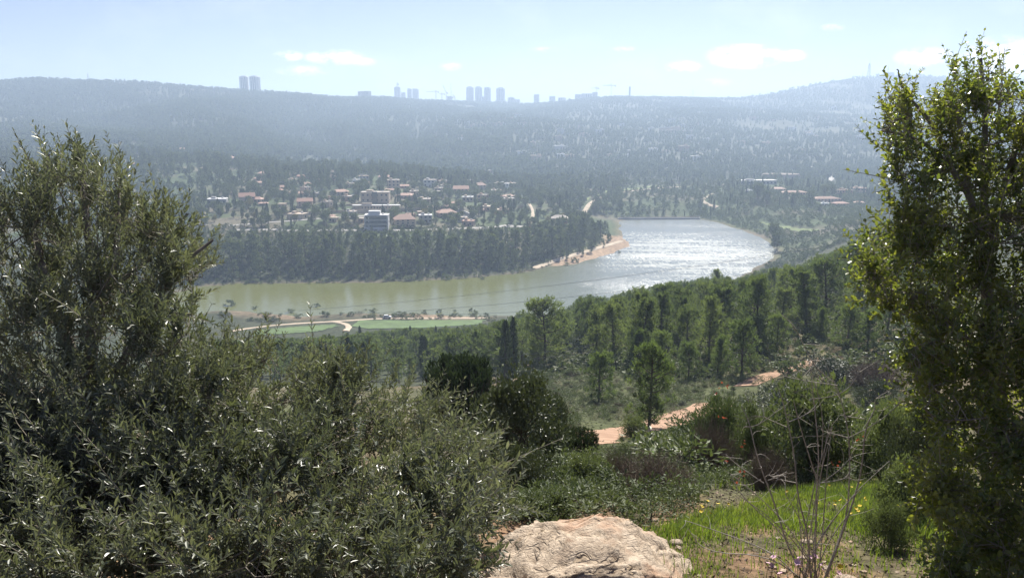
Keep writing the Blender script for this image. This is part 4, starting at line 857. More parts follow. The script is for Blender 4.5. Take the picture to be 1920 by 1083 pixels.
p = hit(1085.5, 244, 1300); s = p[1] / FPX; e = empty('church_tower', p); tag(e, 'slim pale church tower with pointed top on the far hillside', 'church tower')
b = MB(); b.add(*box((0, 0, 4 * s), (3 * s, 3 * s, 8 * s))); b.obj('tower_shaft', M['stone'], e)
b = MB(); q = 1.6 * s; b.add(np.array([(-q, -q, 8 * s), (q, -q, 8 * s), (q, q, 8 * s), (-q, q, 8 * s), (0, 0, 11 * s)]), [(0, 1, 4), (1, 2, 4), (2, 3, 4), (3, 0, 4)]); b.obj('spire', M['roofgrey'], e)

# ------------------------------------------------------------------ trees in place
HX = np.array(HOUSES)
def off_houses(X, Y):
    ok = np.ones(X.shape, bool)
    for hx, hy, r in HX: ok &= (X - hx) ** 2 + ((Y - hy) * np.where(Y < hy, .55, 1)) ** 2 > (r + 2) ** 2
    return ok
def lake_sd(X, Y): return sdist(X, Y, LAKE)
# far bank pines under the village road
rng = np.random.default_rng(21)
def ok_bank(X, Y): px, py = proj(np.stack([X, Y, zs(X, Y)], -1)); return (lake_sd(X, Y) > 14) & (py > 430 + 4) & (py < 540) & off_roads(X, Y, 2) & (Y > 480)
pts = scatter(430, 250, 1172, 495, 860, 8.6, rng, ok_bank); pts = pts[np.argsort(pts[:, 1])]
px_, py_ = proj(np.stack([pts[:, 0], pts[:, 1], zs(pts[:, 0], pts[:, 1])], -1)); vis = np.nonzero(px_ > 430)[0]
Hh = rng.uniform(9, 21, len(pts)) * np.clip(.5 + (lake_sd(pts[:, 0], pts[:, 1]) - 14) / 30, .5, 1)
road_y = np.interp(px_, [430, 560, 700, 900, 985, 1050, 1172], [431, 433, 433, 429, 424, 405, 385]); Hmax = (py_ - road_y - 3) * pts[:, 1] / FPX * 1.05; Hh = np.clip(np.minimum(Hh, np.maximum(Hmax, 4.5)), 3.5, 20)
ind = set(vis[:150].tolist())
for i in range(len(pts)):
    if i in ind:
        x, y = pts[i]; near = lake_sd(x, y) < 32; edge = px_[i] > 960
        under = ['left end of the road', 'red gable house', 'pink walled house', 'little grey house', 'white villa', 'cream house', 'grey carport house', 'curved white wall', 'road bend'][int(np.searchsorted([455, 520, 600, 680, 735, 785, 840, 890], px_[i]))]; sd_ = float(lake_sd(np.array([x]), np.array([y]))[0])
        lab = ('pine on the wooded point above the orange beach' + (', lower row' if sd_ < 40 else ', upper row') if edge else f'{"waterline" if near else "middle row" if sd_ < 62 else "upper row"} pine of the far bank below the {under}')
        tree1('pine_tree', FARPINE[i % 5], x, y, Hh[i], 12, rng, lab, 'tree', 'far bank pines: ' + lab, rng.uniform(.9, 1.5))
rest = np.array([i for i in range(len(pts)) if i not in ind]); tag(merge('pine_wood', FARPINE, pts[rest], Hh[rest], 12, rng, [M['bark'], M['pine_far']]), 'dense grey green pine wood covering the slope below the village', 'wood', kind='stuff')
# village trees
def ok_vil(X, Y): px, py = proj(np.stack([X, Y, zs(X, Y)], -1)); return (py < 428) & (py > 255) & off_roads(X, Y, 3) & off_houses(X, Y) & (lake_sd(X, Y) > 30) & (fbm(X / 45, Y / 45, 3) > -.16)
pts = scatter(2600, -60, 1165, 615, 1160, 5.8, rng, ok_vil); pts = pts[np.argsort(pts[:, 1])]; px_, py_ = proj(np.stack([pts[:, 0], pts[:, 1], zs(pts[:, 0], pts[:, 1])], -1))
ng = nc = na = nb = 0; rest = []; restp = []
for i, (x, y) in enumerate(pts):
    r = rng.random(); zone = ['left of the red gable house', 'near the red gable house', 'near the pink walled house', 'left of the mansion', 'around the mansion', 'right of the white villa', 'at the right end', 'near the stone farmhouse'][int(np.searchsorted([430, 520, 600, 680, 770, 870, 985], px_[i]))]
    up = 'on the crest' if py_[i] < 345 else 'among the houses' if py_[i] < 392 else 'just above the village road'
    seen = px_[i] > 250
    up_crest = py_[i] < 350
    if (up_crest and r < .7) or (px_[i] < 640 and py_[i] < 372 and r < .45): rest.append(i) ; continue
    if r < .22 and seen and nc < 70: tree1('cypress_tree', CYP[i % 3], x, y, rng.uniform(8, 14), 11, rng, f'slim dark cypress {up} {zone}', 'tree', f'cypresses {up} {zone}'); nc += 1
    elif r < .30 and seen and na < 22: tree1('yellowing_tree', AUT[i % 2], x, y, rng.uniform(5, 9), 8, rng, f'yellowish rounded tree {up} {zone}', 'tree', f'yellowish trees {up} {zone}'); na += 1
    elif r < .42 and seen and nb < 40 and px_[i] > 560: tree1('bare_tree', BARE[i % 2], x, y, rng.uniform(5, 8), 7, rng, f'leafless brownish tree {up} {zone}', 'tree', f'leafless trees {up} {zone}'); nb += 1
    elif seen and ng < 250: tree1('garden_tree', GARD[i % 4], x, y, rng.uniform(5, 10), 7, rng, f'rounded green garden tree {up} {zone}', 'tree', f'garden trees {up} {zone}'); ng += 1
    else: restp.append(i)
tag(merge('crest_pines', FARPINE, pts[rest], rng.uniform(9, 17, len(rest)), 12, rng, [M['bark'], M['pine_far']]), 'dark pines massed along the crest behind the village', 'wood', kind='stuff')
if restp: tag(merge('garden_trees', GARD, pts[restp], rng.uniform(5, 10, len(restp)), 7, rng, [M['bark'], M['garden']]), 'mixed green trees filling the gaps of the village', 'wood', kind='stuff')
for k, (px, py, H) in enumerate([(790, 340, 15), (812, 330, 13), (826, 342, 16), (841, 352, 14), (846, 353, 15), (855, 340, 14), (870, 342, 14), (885, 352, 11), (891, 345, 13), (760, 345, 12), (945, 358, 8), (600, 340, 13), (607, 342, 12), (532, 330, 13), (540, 331, 14), (548, 330, 13), (480, 365, 11), (640, 362, 11), (1062, 382, 14), (1050, 388, 12), (1036, 385, 10)]):
    p = hit(px, py, 600); tree1('cypress_tree', CYP[k % 3], p[0], p[1], H, 11, rng, 'tall dark cypress in the clump at the right end of the village crest' if 780 < px < 900 else 'tall dark cypress standing above village roofs' if px < 1000 else 'tall dark cypress in the clump above the stone farmhouse', 'tree', 'tall village cypresses' if 780 < px < 900 else 'tall cypresses over roofs' if px < 1000 else 'farmhouse cypresses', 1.35)
# valley floor and right bank scrub
SCR = [one('scrub', bushy(s, 3, 2.0, .1, 8, 130, .75, .42, stems=2), M['bark'], M['scrub']) for s in (51, 52, 53)]
def ok_rb(X, Y): px, py = proj(np.stack([X, Y, zs(X, Y)], -1)); return (lake_sd(X, Y) > 7) & (py < 505) & off_roads(X, Y, 2) & off_houses(X, Y) & (py > np.interp(px, [1300, 1500, 1700], [370, 352, 350])) & (fbm(X / 30, Y / 30, 3) > -.17) & (px > np.interp(Y, [560, 850, 1000], [1380, 1300, 1280]))
pts = scatter(2300, 1285, 1760, 545, 1040, 4.2, rng, ok_rb)
tag(merge('scrub_cover', SCR, pts, rng.uniform(1.6, 4.6, len(pts)), 3, rng, [M['bark'], M['scrub']], 1.15), 'evergreen scrub covering the right bank above the lake', 'scrub', kind='stuff')
def ok_vf(X, Y): px, py = proj(np.stack([X, Y, zs(X, Y)], -1)); return (lake_sd(X, Y) > 7) & (py < 410) & off_roads(X, Y, 3) & off_houses(X, Y) & (fbm(X / 60, Y / 60, 3) > -.24) & (px > 960)
pts = scatter(3200, 960, 1760, 850, 1450, 6, rng, ok_vf)
tag(merge('valley_scrub', SCR, pts, rng.uniform(2, 6.5, len(pts)), 3, rng, [M['bark'], M['scrub']]), 'dark scrub and low trees on the valley floor behind the dam', 'scrub', kind='stuff')
pts = scatter(420, 975, 1760, 850, 1250, 13, rng, ok_vf)
tag(merge('valley_pines', FARPINE + CYP, pts, rng.uniform(7, 13, len(pts)), 12, rng, [M['bark'], M['pine']]), 'pines dotted over the valley floor behind the dam', 'wood', kind='stuff')
for k in range(46):
    px = rng.uniform(1330, 1500) if k < 26 else rng.uniform(1500, 1645); py = np.interp(px, [1330, 1500, 1645], [358, 350, 372]) + rng.uniform(-6, 8); p = hit(px, py, 850)
    if not off_houses(np.array([p[0]]), np.array([p[1]]))[0]: continue
    tree1('cypress_tree', CYP[k % 3], p[0], p[1], rng.uniform(8, 15), 11, rng, 'slim cypress in the row before the white roofed hall' if k < 26 else 'slim cypress between the pink roofs of the right hamlet', 'tree', 'cypress row at the hall' if k < 26 else 'hamlet cypresses')
for k, (px, py, H) in enumerate([(1420, 378, 22), (1437, 384, 16), (1486, 386, 15), (1518, 384, 16), (1545, 372, 17), (1560, 368, 15), (1536, 398, 9), (1455, 470, 15), (1450, 455, 18)]):
    p = hit(px, py, 500); tree1('dark_tree', GARD[k % 4], p[0], p[1], H, 7, rng, ['largest dark tree beside the white roofed hall', 'dark tree right of the largest one', 'dark tree before the long pink roof', 'tall dark tree between pink roofs', 'broad dark tree behind the largest pink roof', 'dark tree left of the stone block', 'small dark tree below the hamlet', 'dark tree on the right shore of the lake', 'tall dark tree above the right shore'][k], 'tree', wide=.75)
# forest of the far hills: one mass of small crowns
rng = np.random.default_rng(31)
n = 330000; Y = np.sqrt(rng.uniform(1250 ** 2, 3750 ** 2, n)); X = rng.uniform(-.80, .78, n) * Y
dn = fbm(X / 170, Y / 170, 4); u = X / Y; px_, py_ = proj(np.stack([X, Y, zs(X, Y)], -1))
prob = np.where(u < 0.02, .95, .85) * np.clip(1.15 + dn * 4.2, .06, 1.3) * np.interp(Y, [1250, 2000, 3700], [1, .8, .5])
prob *= np.where((u > 0) & (py_ > 222) & (py_ < 330), .75, 1); k = rng.random(n) < np.minimum(prob * .42, 1); X, Y = X[k], Y[k]; n = len(X)
BL = []
for q in range(4):
    rr = np.random.default_rng(500 + q); b = MB(); m_ = 26; off = nrm(rr.normal(size=(m_, 3))); f = rr.random(m_); C = np.c_[off[:, :2] * (2.9 * (1 - f) ** .7 * rr.uniform(.5, 1, m_))[:, None] / np.maximum(np.linalg.norm(off[:, :2], axis=1), .2)[:, None] * .8, 1 + 8.6 * f]
    b.add(*tuft_faces(C, nrm(off * (.8, .8, .4) + (0, 0, .7)), rr.uniform(2.2, 3.6, m_), rr.uniform(1.6, 2.4, m_), rr, rr.random(m_)))
    a5 = np.arange(6) * 1.047; b.add(np.concatenate([np.c_[np.cos(a5) * 1.5, np.sin(a5) * 1.5, np.full(6, .2)], np.c_[np.cos(a5 + .5) * 1.9, np.sin(a5 + .5) * 1.9, np.full(6, 3.2)] * rr.uniform(.8, 1.2, (6, 1)), [(0, 0, 8.6)]]), np.array([(i_, (i_ + 1) % 6, 6 + i_) for i_ in range(6)] + [((i_ + 1) % 6, 6 + (i_ + 1) % 6, 6 + i_) for i_ in range(6)] + [(6 + i_, 6 + (i_ + 1) % 6, 12) for i_ in range(6)]), .3)
    BL.append(b.mesh('hill tree', M['hillpine']))
tag(merge('hill_forest', BL, np.c_[X, Y], rng.uniform(6, 13, n) * np.where(X / Y > .05, .8, 1), 10, rng, [M['hillpine']], 1.15), 'hazy pine forest covering the far hills', 'forest', kind='stuff')
# ridge line trees that stand out against the sky
rng = np.random.default_rng(41); b = MB()
for k in range(330):
    px = rng.uniform(-20, 700) if k < 170 else rng.uniform(1060, 1800); Yr = np.interp(px, [-20, 300, 450, 600, 700, 1060, 1400, 1500, 1800], [2600, 2600, 2700, 2750, 3000, 3350, 3600, 3600, 3600])
    yy_ = Yr + rng.uniform(-60, 40); x = (px - CX) / FPX * yy_ * .985; z = float(zs(x, yy_)); H = rng.uniform(7, 16) * (1.3 if px > 1400 else 1); m_ = 34
    off = nrm(rng.normal(size=(m_, 3))) * rng.random((m_, 1)) ** .4; C = np.array((x, yy_, z + H * .62)) + off * H * np.array((.36, .36, .36)); C[:8] = np.array((x, yy_, z + H * .2)) + rng.normal(0, 1, (8, 3)) * (.3, .3, H * .12)
    b.add(*tuft_faces(C, nrm(off + rng.normal(0, .4, (m_, 3))), H * .34, H * .2, rng, rng.random(m_)))
tag(b.obj('ridge_trees', M['scrub']), 'row of small trees along the ridge tops against the sky', 'trees', kind='stuff')
#PART4
# bank understory
rng = np.random.default_rng(61)
def ok_us(X, Y): px, py = proj(np.stack([X, Y, zs(X, Y)], -1)); return (lake_sd(X, Y) > 0.3) & (py > 425) & (py < 540) & (Y > 490) & off_roads(X, Y, .5) & ~((px > 1030) & (lake_sd(X, Y) < 22))
pts = scatter(1500, 330, 1175, 495, 860, 3.6, rng, ok_us); tag(merge('bank_scrub', SCR, pts, rng.uniform(1.0, 3.4, len(pts)), 3, rng, [M['bark'], M['scrub']], 1.2), 'low scrub under the pines of the far bank', 'scrub', kind='stuff')
# ------------------------------------------------------------------ near slope: pine forest
rng = np.random.default_rng(71)
def foot(px, py, y0=0): return hit(px, py, y0)
SPECIAL = [(1022, 692, 12.2, 5, 'tall flat crowned pine with bare lower limbs, left end of the near forest', 1.25, 'N'),
           (1218, 803, 6.6, 0, 'young pine standing alone beside the red dirt path', 1.0, 'Y'), (1122, 752, 5.2, 1, 'bushy young pine above the brush left of the path pine', 1.2, 'Y'),
           (1388, 706, 6.8, 3, 'bushy young pine left of the upper red path', 1.1, 'Y'), (1345, 705, 5.2, 2, 'narrow young pine between two bushier ones', 1.0, 'Y'), (1290, 712, 4.6, 1, 'short young pine at the front edge of the forest', 1.2, 'Y'),
           (1455, 668, 6.0, 0, 'young pine just above the upper red path', 1.1, 'Y'), (1535, 640, 5.0, 2, 'small pale pine near the white boulder', 1.1, 'Y'), (1415, 668, 5.5, 3, 'young pine in front of dark trunks', 1.2, 'Y'),
           (1190, 700, 6.5, 2, 'young pine at the foot of the forest, left of centre', 1.1, 'Y'), (1625, 660, 5.5, 0, 'young pine with leaning shape beside the oak', 1.1, 'Y'), (1590, 655, 6.0, 1, 'rounded young pine behind the white boulder', 1.2, 'Y'),
           (1240, 705, 6.0, 1, 'young pine behind the path pine', 1.1, 'Y'), (1345, 560, 9, 2, 'dark pine rising above the forest against the glittering water', .9, 'N'), (1665, 640, 6.5, 3, 'young pine half hidden by the oak', 1.2, 'Y')]
taken = []
for px, py, H, k, lab, wd, kind in SPECIAL:
    p = foot(px, py) if kind == 'Y' or px < 1100 else at(px, 560, 235)
    if px == 1022: H = (692 - 557) * p[1] / FPX
    if kind == 'N' and px > 1100: H = (zp(p[1], 505) - zs(p[0], p[1]))
    tree2('pine_tree' if kind == 'N' else 'young_pine', (NEARPINE if kind == 'N' else YOUNG)[k], p[0], p[1], float(H), 12 if kind == 'N' else 6, rng, lab, 'tree', None, wd); taken.append(p[:2])
taken = np.array(taken)
def ok_np(X, Y):
    px, py = proj(np.stack([X, Y, zs(X, Y)], -1)); edge = np.interp(px, [880, 960, 1040, 1150, 1250, 1330, 1420, 1500, 1560, 1650, 1760], [700, 696, 693, 702, 700, 690, 668, 652, 640, 622, 610])
    return (py < edge) & (lake_sd(X, Y) > 6) & off_roads(X, Y, 1.2) & (((X[:, None] - taken[None, :, 0]) ** 2 + (Y[:, None] - taken[None, :, 1]) ** 2).min(1) > 9)
pts = scatter(900, 900, 1790, 95, 560, 4.8, rng, ok_np); pts = pts[np.argsort(pts[:, 1])]
px_, py_ = proj(np.stack([pts[:, 0], pts[:, 1], zs(pts[:, 0], pts[:, 1])], -1))
cap = (py_ - sky_limit(px_) - rng.uniform(0, 14, len(pts))) * pts[:, 1] / FPX
Hh = np.minimum(rng.uniform(7.5, 13.5, len(pts)), cap); keep = Hh > 2.8; pts, Hh, px_, py_ = pts[keep], Hh[keep], px_[keep], py_[keep]
NI = 150; rest = []
for i in range(len(pts)):
    if i < NI:
        x, y = pts[i]; low = Hh[i] < 5.5
        where = 'right of flat crowned pine' if px_[i] < 1200 else 'behind the path pine' if px_[i] < 1330 else 'above the upper red path' if px_[i] < 1520 else 'beside the oak'
        row = 'front' if i < 55 else 'rear'
        lab = f'{"short" if low else "tall"} {row} pine of the near forest {where}'
        (tree2('pine_tree', NEARPINE[i % 6], x, y, Hh[i], 12, rng, lab, 'tree', f'{"short" if low else "tall"} pines {row} {where}', rng.uniform(.9, 1.3)) if not low else
         tree2('young_pine', YOUNG[i % 4], x, y, Hh[i], 6, rng, lab, 'tree', f'short pines {row} {where}', rng.uniform(.9, 1.25)))
    else: rest.append(i)
MIDPINE = [one('mid pine', conifer(s, 12, sp, ba, 24, 90, 14, .75, .24, um, 2), M['bark'], M['pine']) for s, sp, ba, um in ((81, 2.6, .2, .4), (82, 3.0, .28, .6), (83, 2.3, .15, .3), (84, 2.8, .25, .5))]
tag(merge('near_forest', MIDPINE, pts[rest], Hh[rest], 12, rng, [M['bark'], M['pine']], 1.1), 'rear of the near pine forest running down to the lake', 'wood', kind='stuff')
def ok_fs(X, Y): px, py = proj(np.stack([X, Y, zs(X, Y)], -1)); return (py < 712) & (lake_sd(X, Y) > 3) & off_roads(X, Y, .8)
fp = scatter(2800, 880, 1790, 85, 330, 1.9, rng, ok_fs); tag(merge('forest_scrub', SCR, fp, rng.uniform(.6, 2.2, len(fp)), 3, rng, [M['bark'], M['scrub']], 1.5), 'scrub under the pines of the near forest', 'scrub', kind='stuff')
# lower left slope, seen over the olive: cypresses, pines and scrub before the field
def ok_ll(X, Y): px, py = proj(np.stack([X, Y, zs(X, Y)], -1)); return (py > 622) & (py < 720) & off_roads(X, Y, 2)
pts = scatter(520, 380, 985, 110, 400, 5.2, rng, ok_ll); pts = pts[np.argsort(pts[:, 1])]; px_, py_ = proj(np.stack([pts[:, 0], pts[:, 1], zs(pts[:, 0], pts[:, 1])], -1))
lim = np.interp(px_, [380, 640, 700, 780, 860, 930, 985], [640, 630, 620, 614, 614, 604, 596]); cap = (py_ - lim) * pts[:, 1] / FPX; Hh = np.minimum(rng.uniform(4, 11, len(pts)), cap); keep = Hh > 1.6; pts, Hh, px_ = pts[keep], Hh[keep], px_[keep]
nn = 0; rest = []
for i, (x, y) in enumerate(pts):
    if px_[i] > 600 and nn < 60 and rng.random() < .6 and Hh[i] > 3:
        left = px_[i] < 800
        if rng.random() < .35: tree1('cypress_tree', CYP[i % 3], x, y, min(Hh[i] * 1.15, 11), 11, rng, 'slim dark cypress below the green field, ' + ('toward the track fork' if left else 'toward the flat crowned pine'), 'tree', 'cypresses below the field ' + ('left' if left else 'right'), 1.1)
        else: tree1('pine_tree', MIDPINE[i % 4], x, y, Hh[i], 12, rng, 'small pine below the green field, ' + ('toward the track fork' if left else 'toward the flat crowned pine'), 'tree', 'pines below the field ' + ('left' if left else 'right'), 1.2)
        nn += 1
    else: rest.append(i)
tag(merge('slope_wood', MIDPINE, pts[rest], Hh[rest], 12, rng, [M['bark'], M['pine']], 1.3), 'mixed wood on the lower left slope behind the olives', 'wood', kind='stuff')
for k, px in enumerate([770, 782, 790, 803, 818, 824, 831, 846, 858, 868, 875, 654, 676]):
    p = at(px, 660, 285 + 6 * (k % 3)); tree1('cypress_tree', CYP[k % 3], p[0], p[1], float(zp(p[1], 611 + 4 * (k % 4)) - zs(p[0], p[1])), 11, rng, 'dark pointed cypress in the row along the foot of the green field', 'tree', 'cypress row at the field', .9)
LOWT = [one('shore twigs', twiggy(107, 3, 2, 40), M['bare'], M['bare'])]
# shore bushes standing in the shallows and along the near shore
for k, (px, py, w_) in enumerate([(595, 574, 16), (698, 584, 18), (685, 581, 8), (795, 586, 14), (825, 585, 16), (853, 583, 9), (884, 582, 14), (891, 587, 14), (640, 590, 12), (432, 572, 26), (478, 578, 14), (545, 585, 18), (905, 523, 14), (700, 526, 20), (770, 526, 26), (840, 525, 14), (1075, 492, 22), (1062, 497, 14), (1160, 474, 12), (660, 592, 22), (700, 594, 16), (740, 592, 14), (610, 594, 26), (560, 596, 20)]):
    a, b_ = pix_slope(px, py); y = WATER / b_; w2 = w_ * y / FPX; o = link('shore_bush', SCR[k % 3], None, (a * y, y, max(float(zs(a * y, y)), WATER) - .25)); o.scale = (w2 / 4, w2 / 4, w2 / 4 * .6); o.rotation_euler = (0, 0, k * 1.3)
    tag(o, ('dark rounded bush in the shallows near the field shore' if k < 12 else 'dark low bush on the far waterline' if k < 16 else 'dark bush on the orange beach' if k < 19 else 'low bush on the near shore before the field'), 'bush', ['bushes in the shallows', 'bushes on far waterline', 'bushes on the beach', 'bushes on near shore'][0 if k < 12 else 1 if k < 16 else 2 if k < 19 else 3])
spts = scatter(170, 400, 930, 385, 450, 2.4, rng, lambda X, Y: (lake_sd(X, Y) > 1) & (lake_sd(X, Y) < 22) & off_roads(X, Y, .8) & (Y < 446) & (fbm(X / 14, Y / 14, 2) > -.02))
tag(merge('shore_scrub', SCR + LOWT, spts, rng.uniform(.7, 2.2, len(spts)), 3, rng, [M['bark'], M['scrub']], 1.5), 'brown and dark scrub along the near shore', 'scrub', kind='stuff')
# ------------------------------------------------------------------ near slope: shrubs
SH = {'green': [two('green shrub', bushy(s, 1.6, 1.1, .05, 34, 7500, .085, .05), M['bark'], M['green']) for s in (91, 92)],
      'dark': [two('dark shrub', bushy(s, 1.8, 1.1, .08, 38, 9000, .07, .042), M['bark'], M['dark']) for s in (93, 94)],
      'grey': [two('grey shrub', bushy(s, 1.4, 1.0, .05, 32, 6500, .085, .034), M['bark'], M['scrub']) for s in (95, 96)],
      'twig': [two('twiggy shrub', twiggy(s, 1.3, 1.0, 320), M['bare'], M['bare']) for s in (97, 98)]}
SH_DESC = {'green': ('leafy green shrub', 'green_shrub'), 'dark': ('dark evergreen shrub', 'dark_shrub'), 'grey': ('grey green shrub', 'grey_shrub'), 'twig': ('brown leafless shrub', 'leafless_shrub')}
HSH = {'green': 1.6, 'dark': 1.8, 'grey': 1.4, 'twig': 1.3}
def shrub(kind, px, py, wpx, hpx, label, Y=None, k=0, group=None):
    p = foot(px, py) if Y is None else np.array([pix_slope(px, py)[0] * Y, Y, 0]); y = p[1]; H = hpx * y / FPX; sw = (wpx * y / FPX / 2.3) / (H / HSH[kind])
    if Y is not None: z0 = float(zs(p[0], y)); ztop = zp(y, py - hpx); H = ztop - z0; sw = (wpx * y / FPX / 2.3) / (H / HSH[kind])
    return tree2(SH_DESC[kind][1], SH[kind][k % 2], p[0], y, float(H), HSH[kind], rng, label, 'shrub', group, float(np.clip(sw, .5, 2.5)))
shrub('dark', 965, 918, 245, 228, 'big dark evergreen shrub behind the boulder and olive', Y=9)
shrub('dark', 1030, 900, 100, 170, 'dark shrub joined to the right of the big dark one', Y=12, k=1)
shrub('dark', 975, 965, 150, 150, 'low dark evergreen shrub in front of the big dark one', Y=7.4, k=1)
shrub('green', 1095, 930, 130, 88, 'leafy green shrub right of the big dark shrub', Y=8.6)
shrub('green', 1030, 985, 130, 75, 'low broad leaved plant behind the boulder', Y=6.2, k=1)
shrub('green', 985, 970, 100, 60, 'low green plant between olive and boulder', Y=6.4)
shrub('twig', 1230, 965, 190, 130, 'wide brown leafless shrub behind the grass, nearest of its kind', Y=8.2)
shrub('twig', 1150, 950, 120, 120, 'brown leafless shrub behind the boulder', Y=8.8, k=1)
shrub('twig', 1330, 900, 130, 130, 'brown leafless shrub left of the bare sapling', Y=11.5)
shrub('grey', 1345, 880, 110, 150, 'grey green shrub behind the bare sapling, left one', Y=14)
shrub('green', 1520, 905, 220, 195, 'big round green shrub behind the bare sapling', Y=11)
shrub('grey', 1420, 900, 120, 150, 'grey green shrub left of the big round green one', Y=12, k=1)
shrub('twig', 1440, 915, 120, 90, 'brown leafless shrub under the big round green one', Y=9.5, k=1)
shrub('green', 1660, 900, 130, 150, 'green shrub right of the big round one', Y=10, k=1)
shrub('dark', 1720, 905, 140, 170, 'dark shrub under the oak edge', Y=8.5)
shrub('green', 1690, 975, 130, 120, 'feathery green shrub under the oak at the grass edge', Y=6.2)
shrub('grey', 1665, 1010, 120, 90, 'low grey shrub at the right end of the grass', Y=5.3)
shrub('dark', 1560, 720, 120, 60, 'dark shrub above the red earth on the right', k=1)
shrub('dark', 1640, 775, 90, 70, 'dark shrub over the rock ledge')
shrub('twig', 1640, 730, 130, 70, 'brown leafless shrub below the leaning young pine')
shrub('dark', 1480, 790, 150, 80, 'dark shrub below the upper red path', k=1)
shrub('green', 1190, 832, 70, 60, 'rounded shrub at the foot of the path pine')
def cap_h(px, py, Y, H):
    """keeps plants in front of the two open stretches of path below them"""
    px, py, Y, H = (np.asarray(q, float) for q in (px, py, Y, H))
    l1 = np.interp(px, [1085, 1150, 1240, 1335], [838, 830, 810, 776]); h1 = np.maximum((py - l1 - 2) * Y / FPX, .12); m1 = (px > 1085) & (px < 1335) & (Y < 62)
    l2 = np.interp(px, [1420, 1440, 1500, 1548], [722, 716, 701, 686]); h2 = np.maximum((py - l2 - 2) * Y / FPX, .15); m2 = (px > 1420) & (px < 1545) & (Y < 95) & (py > l2)
    return np.where(m1, np.minimum(H, h1), np.where(m2, np.minimum(H, h2), H))
def foot_px(P): return proj(np.stack([P[:, 0], P[:, 1], zs(P[:, 0], P[:, 1])], -1))
rng = np.random.default_rng(83)
def ok_sh(X, Y):
    px, py = proj(np.stack([X, Y, zs(X, Y)], -1)); return (py < 900) & off_roads(X, Y, .9) & (px > 940) & (py > 640)
pts = scatter(230, 930, 1760, 12, 125, 2.5, rng, ok_sh); pts = pts[np.argsort(pts[:, 1])]; px_, py_ = proj(np.stack([pts[:, 0], pts[:, 1], zs(pts[:, 0], pts[:, 1])], -1))
for i, (x, y) in enumerate(pts):
    kind = rng.choice(['green', 'dark', 'grey', 'grey', 'twig']); H = rng.uniform(.6, 1.7)
    dpath = min((((np.r_[x, y] - L) ** 2).sum(1) - np.where(L[:, 1] > y, 0, 900)).min() for L, w_ in STRIPS[:2])
    if dpath < 60: H = min(H, .5)
    H = float(cap_h(px_[i], py_[i], y, H))
    where = 'before the lower red path' if py_[i] > 800 else 'around the path pine' if px_[i] < 1330 and py_[i] > 735 else 'below the forest edge' if px_[i] < 1330 else 'beside the upper red path'
    tree2(SH_DESC[kind][1], SH[kind][i % 2], x, y, H, HSH[kind], rng, f'{SH_DESC[kind][0]} on the brushy slope {where}', 'shrub', f'{kind} shrubs {where}', rng.uniform(.9, 1.6))
def ok_gc(X, Y): px, py = proj(np.stack([X, Y, zs(X, Y)], -1)); return off_roads(X, Y, -.75) & (py < 905) & (py > 630) & (fbm(X / 5, Y / 5, 3) > -.1)
pts = scatter(2600, 900, 1800, 10, 125, .75, rng, ok_gc)
LOWS = [one('low cover', bushy(s, .5, .45, .02, 8, 260, .085, .03, stems=2), M['bark'], M['scrub']) for s in (101, 102)] + [one('low dry cover', twiggy(103, .5, .45, 26), M['bare'], M['bare'])]
tag(merge('ground_cover', LOWS[:2], pts[:1500], cap_h(*foot_px(pts[:1500]), pts[:1500, 1], rng.uniform(.2, .8, 1500)), .5, rng, [M['bark'], M['scrub']], 1.3), 'low grey green herbs covering the slope', 'ground cover', kind='stuff')
tag(merge('dry_cover', LOWS[2:], pts[1500:], cap_h(*foot_px(pts[1500:]), pts[1500:, 1], rng.uniform(.25, .7, len(pts) - 1500)), .5, rng, [M['bare'], M['bare']], 1.3), 'dry brown stalks on the slope', 'ground cover', kind='stuff')
MEDS = [one('slope shrub', bushy(s, 1.2, 1.0, .03, 14, 420, .17, .075, stems=3), M['bark'], M['green']) for s in (104, 105)] + [one('slope twigs', twiggy(106, 1.1, .9, 40), M['bare'], M['bare'])]
pts = scatter(1250, 930, 1790, 11, 118, 1.1, rng, lambda X, Y: off_roads(X, Y, 1.1) & (proj(np.stack([X, Y, zs(X, Y)], -1))[1] < 905)); dd_ = np.array([min((((q - L) ** 2).sum(1) - np.where(L[:, 1] > q[1], 0, 900)).min() for L, w_ in STRIPS[:2]) for q in pts]); hh_ = np.where(dd_ < 60, rng.uniform(.25, .5, len(pts)), rng.uniform(.5, 1.3, len(pts))); hh_ = cap_h(*foot_px(pts), pts[:, 1], hh_)
tag(merge('slope_scrub', MEDS[:2], pts[:850], hh_[:850], 1.2, rng, [M['bark'], M['scrub']], 1.3), 'tangled grey green scrub filling the slope', 'scrub', kind='stuff'); tag(merge('slope_brush', MEDS[2:], pts[850:], hh_[850:], 1.1, rng, [M['bare'], M['bare']], 1.2), 'tangled brown brush filling the slope', 'brush', kind='stuff')
